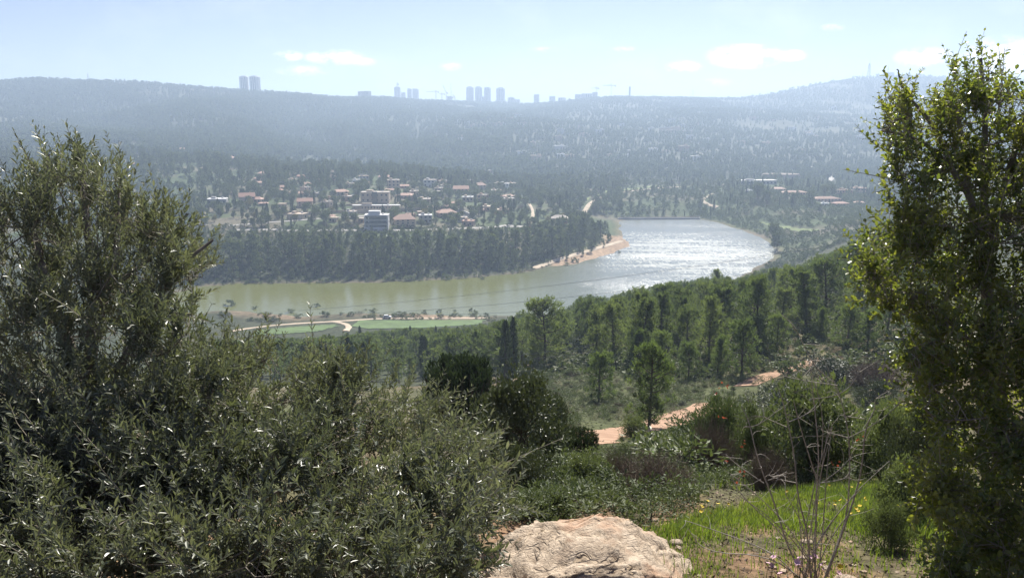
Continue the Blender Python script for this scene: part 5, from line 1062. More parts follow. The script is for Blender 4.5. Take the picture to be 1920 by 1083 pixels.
# upright many-fingered conifer shrub
for px, py, Y, w_, lab in ((860, 694, 24, 110, 'dark conifer shrub with upright finger shoots above the olive'), (1085, 905, 13, 60, 'small conifer shrub with upright finger shoots beside the dark shrub')):
    g = at(px, py, Y); z0 = float(zs(g[0], Y)); H = (zp(Y, py - 18) - z0) if px < 1000 else (zp(Y, 806) - z0); R_w = w_ * Y / FPX / 1.6; e = empty('conifer_shrub', (g[0], Y, z0)); tag(e, lab, 'shrub'); rr = np.random.default_rng(int(px)); tk, cr = MB(), MB(); n = 110
    a = rr.uniform(0, 6.28, n); q = np.sqrt(rr.random(n)); C = np.c_[np.cos(a) * q * R_w, np.sin(a) * q * R_w, H * (.84 + .12 * (1 - q ** 2)) * rr.uniform(.93, 1.02, n)]
    tk.add(*tubes(bez(C * (.15, .15, 0), C, rr.normal(0, .05, (n, 3)), 4), np.full((n, 4), .012 * H), 3)); m_ = 60; ci = np.repeat(np.arange(n), m_); f = rr.random(n * m_); rad = .045 * H * (1 - f * .6); a2 = rr.uniform(0, 6.28, n * m_)
    P = C[ci] + np.c_[np.cos(a2) * rad, np.sin(a2) * rad, (f - .75) * .42 * H]; D = nrm(np.c_[np.cos(a2) * .6, np.sin(a2) * .6, np.ones(n * m_)]); cr.add(*tuft_faces(P, D, .055 * H, .016 * H, rr, rr.random(n * m_)))
    tk.obj('trunk', M['bark'], e); cr.obj('crown', M['cypress'], e)

# ------------------------------------------------------------------ foreground trees: leaves on twigs on branches on limbs
def leaf_geo(P, D, N_, L, Wd, prof, fold=.22, curl=.12):
    """blades folded on the midrib: 6 vertices, 2 quads each"""
    S = nrm(np.cross(D, N_)); N_ = np.cross(S, D); n = len(P); L = L[:, None]; Wd = Wd[:, None]
    V = np.stack([P, P + D * L * .33 + S * Wd * prof[0] + N_ * Wd * fold, P + D * L * .72 + S * Wd * prof[1] + N_ * (Wd * fold - L * curl * .4), P + D * L - N_ * L * curl,
                  P + D * L * .72 - S * Wd * prof[1] + N_ * (Wd * fold - L * curl * .4), P + D * L * .33 - S * Wd * prof[0] + N_ * Wd * fold], 1)
    i = np.arange(n)[:, None] * 6; return V.reshape(-1, 3), np.concatenate([i + [0, 1, 2, 3], i + [0, 3, 4, 5]])
def in_poly(px, py, poly): return sdist(px, py, poly) < 0
def grow(name, label, cat, rng, limbs, poly, yfront, thick, n_twig, tw_len, m_leaf, lL, lW, prof, leafm, barkm, twigm, outward, upw, tip_ratio=1.0, nearest=220, dens_fn=None, spread=.62, wob=.42):
    poly = np.asarray(poly, float)
    root = np.array(limbs[0][0][0]); e = empty(name, (root[0], root[1], float(zs(root[0], root[1])))); tag(e, label, cat)
    E0 = np.array(e.location)
    # limbs
    LP = []
    for k, (pts, r0, r1) in enumerate(limbs):
        P = dens(smooth_line(np.asarray(pts, float), 2), .06); P += np.c_[fbm(np.arange(len(P)) / 6 + k * 9, np.zeros(len(P))), fbm(np.arange(len(P)) / 6 + k * 5, np.ones(len(P))), np.zeros(len(P))] * .05
        b = MB(); b.add(*tubes((P - E0)[None], np.linspace(r0, r1, len(P))[None], 7)); b.obj('trunk' if k == 0 else 'branch', barkm, e, True); LP.append(P)
    LP = np.concatenate(LP)
    # twig bases inside the crown volume
    lo, hi = poly.min(0), poly.max(0); q = rng.uniform(lo, hi, (n_twig * 12, 2)); ok = in_poly(q[:, 0], q[:, 1], poly)
    if dens_fn is not None: ok &= rng.random(len(q)) < dens_fn(q[:, 0], q[:, 1])
    q = q[ok][:n_twig]; n = len(q)
    Y = yfront(q[:, 0], q[:, 1]) + thick(q[:, 0], q[:, 1]) * rng.random(n) ** 1.2
    a, b_ = pix_slope(q[:, 0], q[:, 1]); B = np.stack([a * Y, Y, b_ * Y], -1); B = B[B[:, 2] > zs(B[:, 0], B[:, 1]) + .02]; n = len(B)
    cl = B[rng.choice(n, max(40, n // 30), False)]; jn_ = np.concatenate([((B[i:i + 400, None] - cl[None]) ** 2).sum(-1).argmin(1) for i in range(0, n, 400)]); pull = np.where(rng.random(n) < .75, rng.uniform(.35, .8, n), 0)[:, None]; B = B * (1 - pull) + cl[jn_] * pull; clt = rng.normal(0, .16, len(cl))[jn_]
    # boughs: cluster centres tied to the limbs, twigs tied to the boughs
    nc = max(30, n // 16); C = B[rng.choice(n, nc, False)]
    near = lambda A, S: np.concatenate([((A[i:i + 400, None] - S[None]) ** 2).sum(-1).argmin(1) for i in range(0, len(A), 400)])
    dl = np.sqrt(((C - LP[near(C, LP)]) ** 2).sum(1)); order = np.argsort(dl); nodes = LP.copy(); segs = []; rr_ = []
    for i in order:
        d2 = ((nodes - C[i]) ** 2).sum(1) + (np.maximum(nodes[:, 2] - C[i, 2], 0) * .4) ** 2; j = d2.argmin(); A = nodes[j]; segs.append((A, C[i])); rr_.append(np.sqrt(d2[j]))
        nodes = np.concatenate([nodes, A + (C[i] - A) * np.linspace(.35, 1, 4)[:, None]])
    A = np.array([s_[0] for s_ in segs]); Ec = np.array([s_[1] for s_ in segs]); Lg = np.array(rr_); bd = rng.normal(0, .07, (nc, 3)) * Lg[:, None]; bd[:, 2] -= .06 * Lg
    b = MB(); b.add(*tubes(bez(A, Ec, bd, 6) - E0, np.linspace(1, .5, 6)[None] * np.clip(.004 + .006 * Lg, .003, .011)[:, None], 5)); tag(b.obj('bough', barkm, e, True), kind='stuff')
    j = near(B, nodes); A = nodes[j]; tie = np.linalg.norm(B - A, axis=1) > .01; b = MB(); 
    b.add(*tubes(bez(A[tie], B[tie], rng.normal(0, .02, (tie.sum(), 3)), 3) - E0, np.linspace(1, .6, 3)[None] * np.full((tie.sum(), 1), .0024), 3))
    # twigs
    cen = np.array(outward); out = nrm(B - cen); D = nrm(out * rng.uniform(.4, 1.0, (n, 1)) + np.array((0, 0, 1)) * upw * rng.uniform(.4, 1.4, (n, 1)) + rng.normal(0, wob, (n, 3)))
    Lt = tw_len * rng.uniform(.5, 1.2, n) * np.where(rng.random(n) < .06, 1.45, 1); up2 = np.array((0, 0, 1.0)); T = np.linspace(0, 1, 4); bend = rng.normal(0, .12, (n, 3)) + up2 * rng.uniform(-.05, .2, (n, 1))
    curve = lambda t: B[:, None] + D[:, None] * (Lt[:, None] * t)[..., None] + bend[:, None] * (Lt[:, None] * t ** 2)[..., None]
    b.add(*tubes(curve(np.broadcast_to(T, (n, 4))) - E0, np.linspace(1, .35, 4)[None] * (np.where(Lt > tw_len * 1.3, .0032, .0019))[:, None], 3)); tag(b.obj('twigs', twigm, e, True), kind='stuff')
    # leaves in opposite pairs, each pair turned against the last
    t = (np.arange(m_leaf) + .4)[None] / m_leaf + rng.normal(0, .012, (n, m_leaf)); t = np.clip(t, .03, 1); P = curve(t); tan = nrm(D[:, None] + 2 * bend[:, None] * t[..., None])
    s1 = nrm(np.cross(tan, np.array((.13, .31, 1.0)))); s2 = np.cross(tan, s1); ph = rng.uniform(0, 6.28, (n, 1)) + np.arange(m_leaf)[None] * 1.62
    Ls, Ps, Ds, Ns, Tt = [], [], [], [], []
    tw_t = rng.uniform(.1, .7, n) + clt
    for sg in (-1, 1):
        sd = (s1 * np.cos(ph)[..., None] + s2 * np.sin(ph)[..., None]) * sg; d = nrm(tan * rng.uniform(.5, 1.0, (n, m_leaf, 1)) + sd * spread + np.array((0, 0, .12)) + rng.normal(0, .16, (n, m_leaf, 3)))
        nn_ = nrm(tan * .8 - sd * .4 + np.array((0, 0, .55)) + rng.normal(0, .3, (n, m_leaf, 3))); Ls.append(lL * rng.uniform(.75, 1.25, (n, 1)) * rng.uniform(.6, 1.15, (n, m_leaf)) * np.interp(t, [0, .2, .8, 1], [.8, 1, .95, .6 * tip_ratio])); Ps.append(P); Ds.append(d); Ns.append(nn_); Tt.append(np.clip(tw_t[:, None] + rng.normal(0, .2, (n, m_leaf)), 0, 1))
    P, D2, N2 = (np.concatenate([q_.reshape(-1, 3) for q_ in Q_]) for Q_ in (Ps, Ds, Ns)); L = np.concatenate([q_.ravel() for q_ in Ls]); Tt = np.concatenate([q_.ravel() for q_ in Tt]); keep = rng.random(len(P)) > .08; P, D2, N2, L, Tt = P[keep], D2[keep], N2[keep], L[keep], Tt[keep]
    Wd = L * lW / lL * rng.uniform(.8, 1.2, len(L)) * .5
    # the leaves that show largest are parts of their own
    px, py = proj(P); big = np.where((px > 8) & (px < 1912) & (py > 8) & (py < 1075), L / np.maximum(P[:, 1], .3), 0); pick = np.argsort(-big)[:nearest]; m0 = np.ones(len(P), bool); m0[pick] = False
    b = MB(); V, F = leaf_geo(P[m0] - E0, D2[m0], N2[m0], L[m0], Wd[m0], prof); b.add(V, F, np.repeat(Tt[m0], 6)); o = b.obj('foliage', leafm, e); tag(o, kind='stuff')
    lm = MB(); V, F = leaf_geo(np.zeros((1, 3)), np.array([[0, 1., 0]]), np.array([[0, 0, 1.]]), np.ones(1), np.array([lW / lL * .5]), prof); lm.add(V, F, .4); lmesh = lm.mesh('leaf', leafm)
    for i in pick:
        o = link('leaf', lmesh, e); y_ = Vector(D2[i]); x_ = Vector(np.cross(D2[i], N2[i])).normalized(); z_ = x_.cross(y_); mt_ = Matrix((x_, y_, z_)).transposed().to_4x4(); mt_.translation = Vector(P[i] - E0); o.matrix_local = mt_ @ Matrix.Scale(float(L[i]), 4)
    return e
def limb(pix, r0, r1): return ([tuple(at(px, py, Y)) for px, py, Y in pix], r0, r1)
rng = np.random.default_rng(101)
OL = (1.0, .85)
O1 = [(-160, 390), (0, 375), (40, 385), (70, 340), (95, 300), (120, 335), (140, 305), (170, 300), (190, 340), (215, 340), (235, 330), (245, 375), (290, 400), (330, 425), (345, 460), (400, 490), (400, 510), (360, 540), (360, 600), (410, 670), (470, 760), (440, 900), (300, 1000), (-160, 1140)]
o1y = lambda px, py: np.interp(py, [200, 450, 700, 1083], [5.0, 4.3, 3.7, 2.9]); o1t = lambda px, py: np.interp(py, [200, 350, 500, 1083], [.5, 1.1, 1.6, 1.6])
g1 = at(165, 1000, 4.9); g1[2] = zs(g1[0], g1[1]) - .1
T1 = ([tuple(g1), tuple(at(168, 860, 4.85)), tuple(at(165, 700, 4.8)), tuple(at(180, 560, 4.8)), tuple(at(165, 400, 5.0)), tuple(at(150, 300, 5.2))], .075, .012)
L1 = [T1, limb([(168, 800, 4.85), (260, 620, 4.6), (330, 500, 4.7), (400, 450, 4.9)], .035, .007), limb([(166, 740, 4.8), (90, 560, 4.6), (60, 420, 4.9), (95, 290, 5.2)], .04, .006), limb([(170, 650, 4.8), (215, 480, 4.7), (225, 340, 5.1)], .035, .006),
      limb([(168, 860, 4.85), (40, 740, 4.3), (-80, 620, 4.4)], .035, .007), limb([(168, 830, 4.85), (250, 760, 4.2), (400, 700, 4.2)], .035, .007), limb([(168, 880, 4.85), (120, 850, 4.0), (40, 800, 3.6)], .03, .006), limb([(180, 560, 4.8), (300, 470, 5.1), (350, 400, 5.3)], .02, .005)]
grow('olive_tree', 'tall olive tree with silvery grey green leaves at the left edge', 'tree', rng, L1, O1, o1y, o1t, 3700, .25, 13, .049, .0118, OL, M['olive'], M['obark'], M['twig'], at(170, 760, 5.2), .75,
     dens_fn=lambda px, py: np.interp(py, [215, 330, 480, 640], [.7, .9, 1, 1.0]))
O2 = [(390, 690), (450, 680), (515, 655), (540, 690), (620, 715), (700, 728), (760, 740), (810, 762), (840, 800), (868, 840), (892, 880), (920, 912), (948, 942), (945, 972), (905, 1000), (880, 1060), (860, 1130), (-160, 1140), (-160, 820), (200, 820), (320, 720)]
o2y = lambda px, py: np.interp(py, [560, 700, 850, 1083], [4.9, 4.2, 3.3, 2.5]); o2t = lambda px, py: np.interp(py, [560, 700, 1083], [1.0, 1.5, 1.3])
g2 = at(470, 1000, 5.2); g2[2] = zs(g2[0], g2[1]) - .1
L2 = [([tuple(g2), tuple(at(468, 960, 5.1)), tuple(at(480, 860, 5.0)), tuple(at(520, 760, 5.1)), tuple(at(580, 690, 5.3))], .06, .01), limb([(470, 960, 5.1), (600, 880, 4.6), (720, 800, 4.6), (800, 740, 4.9)], .035, .006), limb([(472, 940, 5.1), (380, 860, 4.5), (300, 800, 4.2), (200, 790, 4.0)], .035, .006),
      limb([(470, 960, 5.1), (560, 950, 4.2), (700, 920, 3.7), (900, 890, 3.8)], .035, .006), limb([(470, 960, 5.1), (350, 960, 4.0), (200, 980, 3.2), (60, 960, 3.0)], .035, .006), limb([(470, 970, 5.1), (500, 1010, 4.0), (620, 1030, 3.2), (760, 1020, 3.0)], .03, .005), limb([(480, 860, 5.0), (440, 740, 4.9), (450, 650, 5.2)], .025, .005)]
grow('olive_tree', 'low spreading olive tree with drooping branches, right of the tall one', 'tree', rng, L2, O2, o2y, o2t, 4300, .26, 13, .047, .0112, OL, M['olive'], M['obark'], M['twig'], at(450, 960, 5.3), .55)
OK_ = [(1838, 92), (1850, 130), (1885, 175), (1990, 160), (2050, 1120), (1775, 1120), (1745, 1030), (1735, 960), (1705, 905), (1725, 850), (1755, 800), (1725, 760), (1690, 705), (1690, 655), (1722, 618), (1680, 595), (1635, 572), (1608, 548), (1602, 505), (1612, 450), (1640, 440), (1668, 410), (1652, 370), (1652, 330), (1678, 280), (1652, 240), (1655, 195), (1668, 150), (1690, 150), (1712, 215), (1740, 235), (1745, 180), (1770, 150), (1795, 130), (1820, 140)]
oky = lambda px, py: np.interp(py, [70, 400, 700, 1083], [4.6, 4.0, 3.6, 3.2]); okt = lambda px, py: np.interp(py, [70, 300, 500, 1083], [.8, 1.2, 1.4, 1.3])
g3 = at(1890, 1000, 4.6); g3[2] = zs(g3[0], g3[1]) - .1
L3 = [([tuple(g3), tuple(at(1885, 900, 4.6)), tuple(at(1870, 700, 4.55)), tuple(at(1850, 500, 4.6)), tuple(at(1850, 300, 4.8)), tuple(at(1838, 110, 5.0))], .07, .008), limb([(1868, 680, 4.55), (1830, 400, 4.4), (1790, 320, 4.4), (1745, 275, 4.5), (1700, 252, 4.5), (1655, 245, 4.6)], .03, .004),
      limb([(1852, 520, 4.6), (1800, 260, 4.7), (1795, 190, 4.8), (1770, 160, 4.9)], .025, .004), limb([(1870, 720, 4.55), (1780, 600, 4.2), (1690, 540, 4.2), (1620, 510, 4.3)], .03, .004), limb([(1880, 850, 4.6), (1790, 760, 4.1), (1710, 700, 4.1)], .03, .004), limb([(1850, 480, 4.6), (1900, 300, 4.5), (1930, 190, 4.8)], .03, .004),
      limb([(1885, 920, 4.6), (1800, 920, 3.9), (1740, 900, 3.9)], .03, .004), limb([(1887, 940, 4.6), (1860, 1000, 3.8), (1790, 1040, 3.6)], .03, .004), limb([(1790, 320, 4.4), (1740, 220, 4.5), (1690, 170, 4.6), (1680, 130, 4.7)], .014, .003)]
grow('oak_tree', 'evergreen oak with small glossy yellow green leaves at the right edge', 'tree', rng, L3, OK_, oky, okt, 5900, .17, 6, .033, .0195, (.85, .9), M['oak'], M['obark'], M['twig'], at(1900, 700, 4.9), .45, spread=.9, wob=.5,
     dens_fn=lambda px, py: np.interp(py, [70, 250, 420, 560], [.65, .9, 1, 1.0]))

# bare sapling: thin forked stems with a few dead leaves
rng = np.random.default_rng(113); gb = at(1520, 1070, 4.35); e = empty('bare_sapling', (gb[0], gb[1], float(zs(gb[0], gb[1])))); tag(e, 'leafless sapling with many thin pale stems and few red leaves', 'sapling'); E0 = np.array(e.location)
ST = [[(1545, 1085), (1570, 1020), (1590, 960), (1594, 850), (1588, 790), (1570, 725), (1555, 700)], [(1528, 1085), (1530, 960), (1532, 900), (1536, 850), (1525, 740), (1518, 680)], [(1520, 1085), (1515, 1000), (1495, 930), (1490, 850), (1470, 760), (1462, 735)], [(1512, 1085), (1478, 1030), (1455, 950), (1420, 860), (1405, 790), (1390, 760)],
      [(1550, 1080), (1600, 940), (1616, 880), (1622, 800), (1640, 770), (1642, 745)], [(1515, 1080), (1470, 1000), (1390, 930), (1370, 890)], [(1505, 1085), (1440, 1040), (1320, 1035), (1290, 990)], [(1535, 1080), (1545, 960), (1553, 850), (1560, 800)], [(1500, 1085), (1450, 1035), (1360, 1000), (1285, 975)], [(1532, 900), (1500, 800), (1488, 750)]]
SD_ = [[(1588, 822), (1650, 790), (1690, 752)], [(1540, 905), (1575, 880), (1594, 858)], [(1520, 748), (1570, 742), (1600, 720), (1628, 660)], [(1570, 722), (1540, 718), (1500, 712), (1468, 704)], [(1562, 715), (1530, 690), (1508, 650), (1490, 610), (1466, 590)], [(1475, 800), (1440, 785), (1432, 780)], [(1480, 790), (1505, 780), (1520, 770)], [(1432, 905), (1380, 870), (1360, 850)], [(1440, 900), (1470, 890), (1448, 893)], [(1495, 905), (1460, 898), (1440, 890)], [(1590, 820), (1560, 812), (1545, 808)], [(1595, 800), (1600, 830), (1596, 838)], [(1620, 785), (1600, 782), (1575, 778)], [(1536, 905), (1560, 902), (1590, 895)], [(1395, 800), (1420, 798), (1455, 772)], [(1540, 860), (1545, 780), (1520, 690)]]
for q in range(11):
    x0, x1, yt = rng.uniform(1495, 1548), rng.normal(1520, 75), rng.uniform(770, 960); ST.append([(x0, 1085), (x0 + (x1 - x0) * .2, 1085 + (yt - 1085) * .35), (x0 + (x1 - x0) * .55, 1085 + (yt - 1085) * .7), (x1, yt)])
tips = []; jit = lambda: rng.uniform(-.18, .18)
for k, pix in enumerate(ST + SD_):
    dy = jit(); P = smooth_line(np.array([at(px, py, 4.35 + dy * (i / max(1, len(pix) - 1) if k < len(ST) else 1)) for i, (px, py) in enumerate(pix)]), 2)
    b = MB(); r0 = .0065 if k < 5 else .004 if k < len(ST) else .003; b.add(*tubes((P - E0)[None], np.linspace(r0, .0018, len(P))[None], 5)); b.obj('stem' if k < len(ST) else 'branch', M['bare_twig'], e, True)
    for q in range(5): i = rng.integers(len(P) // 3, len(P)); tips.append(P[i])
tips = np.array(tips); D = nrm(rng.normal(0, 1, (len(tips), 3)) * (1, .6, .7) + (0, 0, .35)); b = MB(); b.add(*tubes(bez(tips, tips + D * rng.uniform(.05, .17, (len(tips), 1)), rng.normal(0, .01, (len(tips), 3)), 4) - E0, np.linspace(1, .5, 4)[None] * np.full((len(tips), 1), .0016), 3)); tag(b.obj('twigs', M['bare_twig'], e, True), kind='stuff')
for px, py in [(1357, 860), (1392, 832), (1355, 785), (1342, 735), (1358, 723), (1610, 820), (1566, 872), (1388, 885), (1380, 905)]:
    b = MB(); P = np.array([at(px, py, 4.3 + jit())] * 4) - E0 + rng.normal(0, .012, (4, 3)); D = nrm(rng.normal(0, 1, (4, 3))); V, F = leaf_geo(P, D, nrm(rng.normal(0, 1, (4, 3))), np.full(4, .016), np.full(4, .006), (1, .8)); b.add(V, F, rng.random()); b.obj('dead_leaf', M['redleaf'], e)

# ------------------------------------------------------------------ rocks
rockm, rn, rp, ro_ = base_mat('limestone')
rt = node(rn, 'ShaderNodeTexCoord'); r1 = node(rn, 'ShaderNodeTexNoise'); r1.inputs['Scale'].default_value = 13; r1.inputs['Detail'].default_value = 9; r1.inputs['Roughness'].default_value = .68; rn.links.new(rt.outputs['Object'], r1.inputs['Vector'])
r2 = node(rn, 'ShaderNodeTexNoise'); r2.inputs['Scale'].default_value = 2.4; r2.inputs['Detail'].default_value = 4; rn.links.new(rt.outputs['Object'], r2.inputs['Vector']); r3 = node(rn, 'ShaderNodeTexNoise'); r3.inputs['Scale'].default_value = 80; r3.inputs['Detail'].default_value = 6; rn.links.new(rt.outputs['Object'], r3.inputs['Vector'])
def ramp(n, f, a, b_): m_ = node(n, 'ShaderNodeMapRange'); m_.inputs[1].default_value = a; m_.inputs[2].default_value = b_; n.links.new(f, m_.inputs[0]); return m_.outputs[0]
rc = mixc(rn, ramp(rn, r1.outputs[0], .35, .62), (.25, .185, .125), (.50, .405, .30)); rc = mixc(rn, mth(rn, 'MULTIPLY', ramp(rn, r2.outputs[0], .52, .68), .65), rc, (.36, .18, .095)); rc = mixc(rn, mth(rn, 'MULTIPLY', ramp(rn, r3.outputs[0], .56, .70), .6), rc, (.13, .10, .075))
rwv = mixc(rn, .4, rt.outputs['Object'], r2.outputs['Color']); vo = node(rn, 'ShaderNodeTexVoronoi', feature='DISTANCE_TO_EDGE'); vo.inputs['Scale'].default_value = 5.0; rn.links.new(rwv, vo.inputs['Vector']); vo2 = node(rn, 'ShaderNodeTexVoronoi', feature='DISTANCE_TO_EDGE'); vo2.inputs['Scale'].default_value = 19; rn.links.new(rwv, vo2.inputs['Vector'])
crk = mth(rn, 'MULTIPLY', ramp(rn, vo.outputs['Distance'], 0.0, .035), mth(rn, 'ADD', .6, mth(rn, 'MULTIPLY', ramp(rn, vo2.outputs['Distance'], 0.0, .06), .4))); crk = mth(rn, 'MAXIMUM', crk, ramp(rn, r2.outputs[0], .44, .56)); rc = mixc(rn, crk, mixc(rn, .38, rc, (.10, .075, .055)), rc)
rn.links.new(rc, rp.inputs['Base Color']); rp.inputs['Roughness'].default_value = .92; rb = node(rn, 'ShaderNodeBump'); rb.inputs['Strength'].default_value = .7; rb.inputs['Distance'].default_value = .03; rn.links.new(mth(rn, 'ADD', mth(rn, 'ADD', r1.outputs[0], mth(rn, 'MULTIPLY', r3.outputs[0], .35)), mth(rn, 'MULTIPLY', crk, .5)), rb.inputs['Height']); rn.links.new(rb.outputs[0], rp.inputs['Normal'])
def boulder(c, s, seed, nu=120, nv=80, rough=.16, fine=0, shape=None):
    a = np.linspace(0, 2 * math.pi, nu + 1)[:-1]; p = np.linspace(-.5 * math.pi, .5 * math.pi, nv); A, Pp = np.meshgrid(a, p, indexing='ij')
    D = np.stack([np.sin(Pp), np.cos(A) * np.cos(Pp), np.sin(A) * np.cos(Pp)], -1); D2 = np.sign(D) * np.abs(D) ** .72; V = D2.reshape(-1, 3) * np.array(s)
    if shape is not None: V = shape(V)
    off = Vector((seed * 3.1, seed * 1.7, seed)); nz_ = np.array([mnoise.fractal(Vector(v) * 3.2 + off, 1.0, 2.1, 6) for v in V]); rg = np.array([abs(mnoise.noise(Vector(v) * 5 + off)) + .5 * abs(mnoise.noise(Vector(v) * 13 + off)) for v in V])
    V = V + nrm(V) * (rough * max(s) * (.5 * nz_ - .55 * (.25 - np.minimum(rg, .25)) * 1.6))[:, None]; idx = np.arange(nu * nv).reshape(nu, nv); nx = np.roll(idx, -1, 0)
    if fine: V = V + np.array((0, 0, 1)) * (.018 * ((V[:, 2] * 9 + V[:, 0] * 5 + nz_ * 1.5) % 1.0))[:, None] * (V[:, 2] > 0)[:, None]; V = V + nrm(V) * (fine * np.array([mnoise.hetero_terrain(Vector(v) * 9 + off, .8, 2.1, 5, .7) - 1.4 * max(0, .12 - abs(mnoise.noise(Vector(v) * 4.3 - off))) * 8 for v in V]))[:, None]
    F = np.stack([idx[:, :-1], nx[:, :-1], nx[:, 1:], idx[:, 1:]], -1).reshape(-1, 4)[:, ::-1]; b = MB(); b.add(V, F); return b
def rock_shape(V):
    V = np.sign(V) * np.abs(V / (.66, .56, .30)) ** .72 * (.66, .56, .30); x, y, z = V.T; top = np.interp(x, [-.66, -.5, -.36, -.22, .0, .16, .32, .48, .66], [-.22, -.13, -.05, -.03, .04, .035, -.03, -.12, -.24]); V = V.copy()
    V[:, 2] = np.where(z > 0, z / .30 * (.26 + top), z)
    hol = np.exp(-(((x - .03) / .13) ** 4 + ((y + .37) / .07) ** 4)) * (z > 0); V[:, 2] -= hol * .16; return V
p = at(1105, 1083, 4.42); p[2] = zs(p[0], p[1])
# seat the boulder so that its top meets the photograph's line at that distance
ztop = zp(4.42, 985); b = boulder(None, (.66, .56, .30), 2, 240, 150, .11, shape=rock_shape, fine=.02); tag(b.obj('boulder', rockm, smooth=True, loc=(p[0], p[1], ztop - .45)), 'large pale orange limestone boulder with a dark hollow at the bottom', 'boulder')
for k, (px, py, w_, Y, lab) in enumerate([(945, 1062, 110, 4.15, 'rough reddish rock at the left foot of the large boulder'), (1268, 1010, 30, 5.3, 'small flat stone in the grass right of the boulder'), (1340, 1085, 90, 4.05, 'low reddish stone right of the boulder at the bottom edge'), (1515, 990, 26, 5.5, 'small red stone among the sapling stems'), (1590, 1065, 50, 4.4, 'small brown stone at the sapling foot'), (1895, 1078, 60, 4.2, 'brown stone in the bottom right corner'),
                                       (1594, 640, 16, None, 'white boulder at the end of the upper red path'), (1650, 745, 46, None, 'pale rock ledge on the right slope, upper piece'), (1712, 768, 40, None, 'dark rock beside the oak'), (1635, 760, 24, None, 'small pale rock at the ledge')]):
    q = foot(px, py) if Y is None else np.array([pix_slope(px, py)[0] * Y, Y, float(zs(pix_slope(px, py)[0] * Y, Y))]); sz = w_ * q[1] / FPX / 2; tag(boulder(None, (sz, sz * .8, sz * .6), 5 + k, 40, 26, .3).obj('rock', rockm, smooth=True, loc=(q[0], q[1], q[2] + sz * .1)), lab, 'rock')

# ------------------------------------------------------------------ grass, flowers
rng = np.random.default_rng(131)
def blades(n, region, hmin, hmax, wd, tint, dens_fn=None):
    q = rng.uniform([region[0], region[2]], [region[1], region[3]], (n, 2)); X, Y = q.T; d = np.ones(n) if dens_fn is None else dens_fn(X, Y); k = rng.random(n) < d; X, Y = X[k], Y[k]; n = len(X); H = rng.uniform(hmin, hmax, n) * (.6 + .8 * np.clip(fbm(X / .5, Y / .5, 3) + .5, 0, 1)); a = rng.uniform(0, 6.28, n)
    B = np.stack([X, Y, zs(X, Y) - .01], -1); ln = np.c_[np.cos(a), np.sin(a), np.zeros(n)] * (H * rng.uniform(.1, .7, n))[:, None]; S = np.c_[-np.sin(a), np.cos(a), np.zeros(n)] * wd
    Mi = B + ln * .35 + np.array((0, 0, .6)) * H[:, None]; Tp = B + ln + np.array((0, 0, .95)) * H[:, None]; V = np.stack([B - S, B + S, Mi + S * .8, Mi - S * .8, Tp], 1)
    i = np.arange(n)[:, None] * 5; return V.reshape(-1, 3), i + [0, 1, 2, 3], i + [3, 2, 4], np.repeat(np.clip(rng.normal(tint, .16, n) + 1.2 * fbm(X / .7 + 3, Y / .7, 3), 0, 1), 5)
def grass_obj(name, label, args, mat='grass'):
    V, Q, T, t = blades(*args); b = MB(); b.add(V, Q, t); b.T.append(T); b.fm['T'].append(np.zeros(len(T), np.int32)); return tag(b.obj(name, M[mat]), label, 'grass', kind='stuff')
def gd(X, Y):
    px, py = proj(np.stack([X, Y, zs(X, Y)], -1)); lo = np.interp(px, [1200, 1290, 1400, 1480, 1600, 1720], [1025, 1008, 1003, 995, 1003, 1015]); hi = np.interp(px, [1200, 1330, 1450, 1560, 1700], [1000, 960, 925, 905, 900]); m = np.clip((lo - py) / 25 + .5, 0.07, 1) * np.clip((py - hi) / 12, 0, 1) * (px > 1190); return m * np.clip(.8 + 3.5 * fbm(X / .45, Y / .45, 3), .12, 1)
grass_obj('grass', 'bright green grass patch behind the bare sapling', (120000, (.5, 5.2, 3.6, 10.5), .05, .15, .0032, .55, gd))
def gd2(X, Y): px, py = proj(np.stack([X, Y, zs(X, Y)], -1)); return np.clip((py - 960) / 60, 0, 1) * (px > 1150) * np.clip(.25 + 3.5 * fbm(X / .3 + 9, Y / .3, 3), 0, .8)
grass_obj('short_grass', 'sparse short weeds on the reddish soil', (50000, (.2, 3.6, 3.5, 7.0), .012, .05, .003, .35, gd2))
def gd3(X, Y): px, py = proj(np.stack([X, Y, zs(X, Y)], -1)); return (px > 1740) * (py > 1020) * np.clip(.6 + 2 * fbm(X / .2, Y / .2), 0, 1)
grass_obj('tall_grass', 'tall bright grass blades under the oak in the bottom right corner', (2600, (1.9, 3.2, 3.3, 4.3), .08, .2, .0035, .8, gd3))
def gd4(X, Y): px, py = proj(np.stack([X, Y, zs(X, Y)], -1)); return (px > 1000) * (py < 925) * (py > 800) * np.clip(.15 + 2.5 * fbm(X / 2.2 + 4, Y / 2.2, 3), 0, .8)
grass_obj('slope_grass', 'patchy green grass between the shrubs', (30000, (.2, 14, 9, 30), .08, .25, .006, .3, gd4))
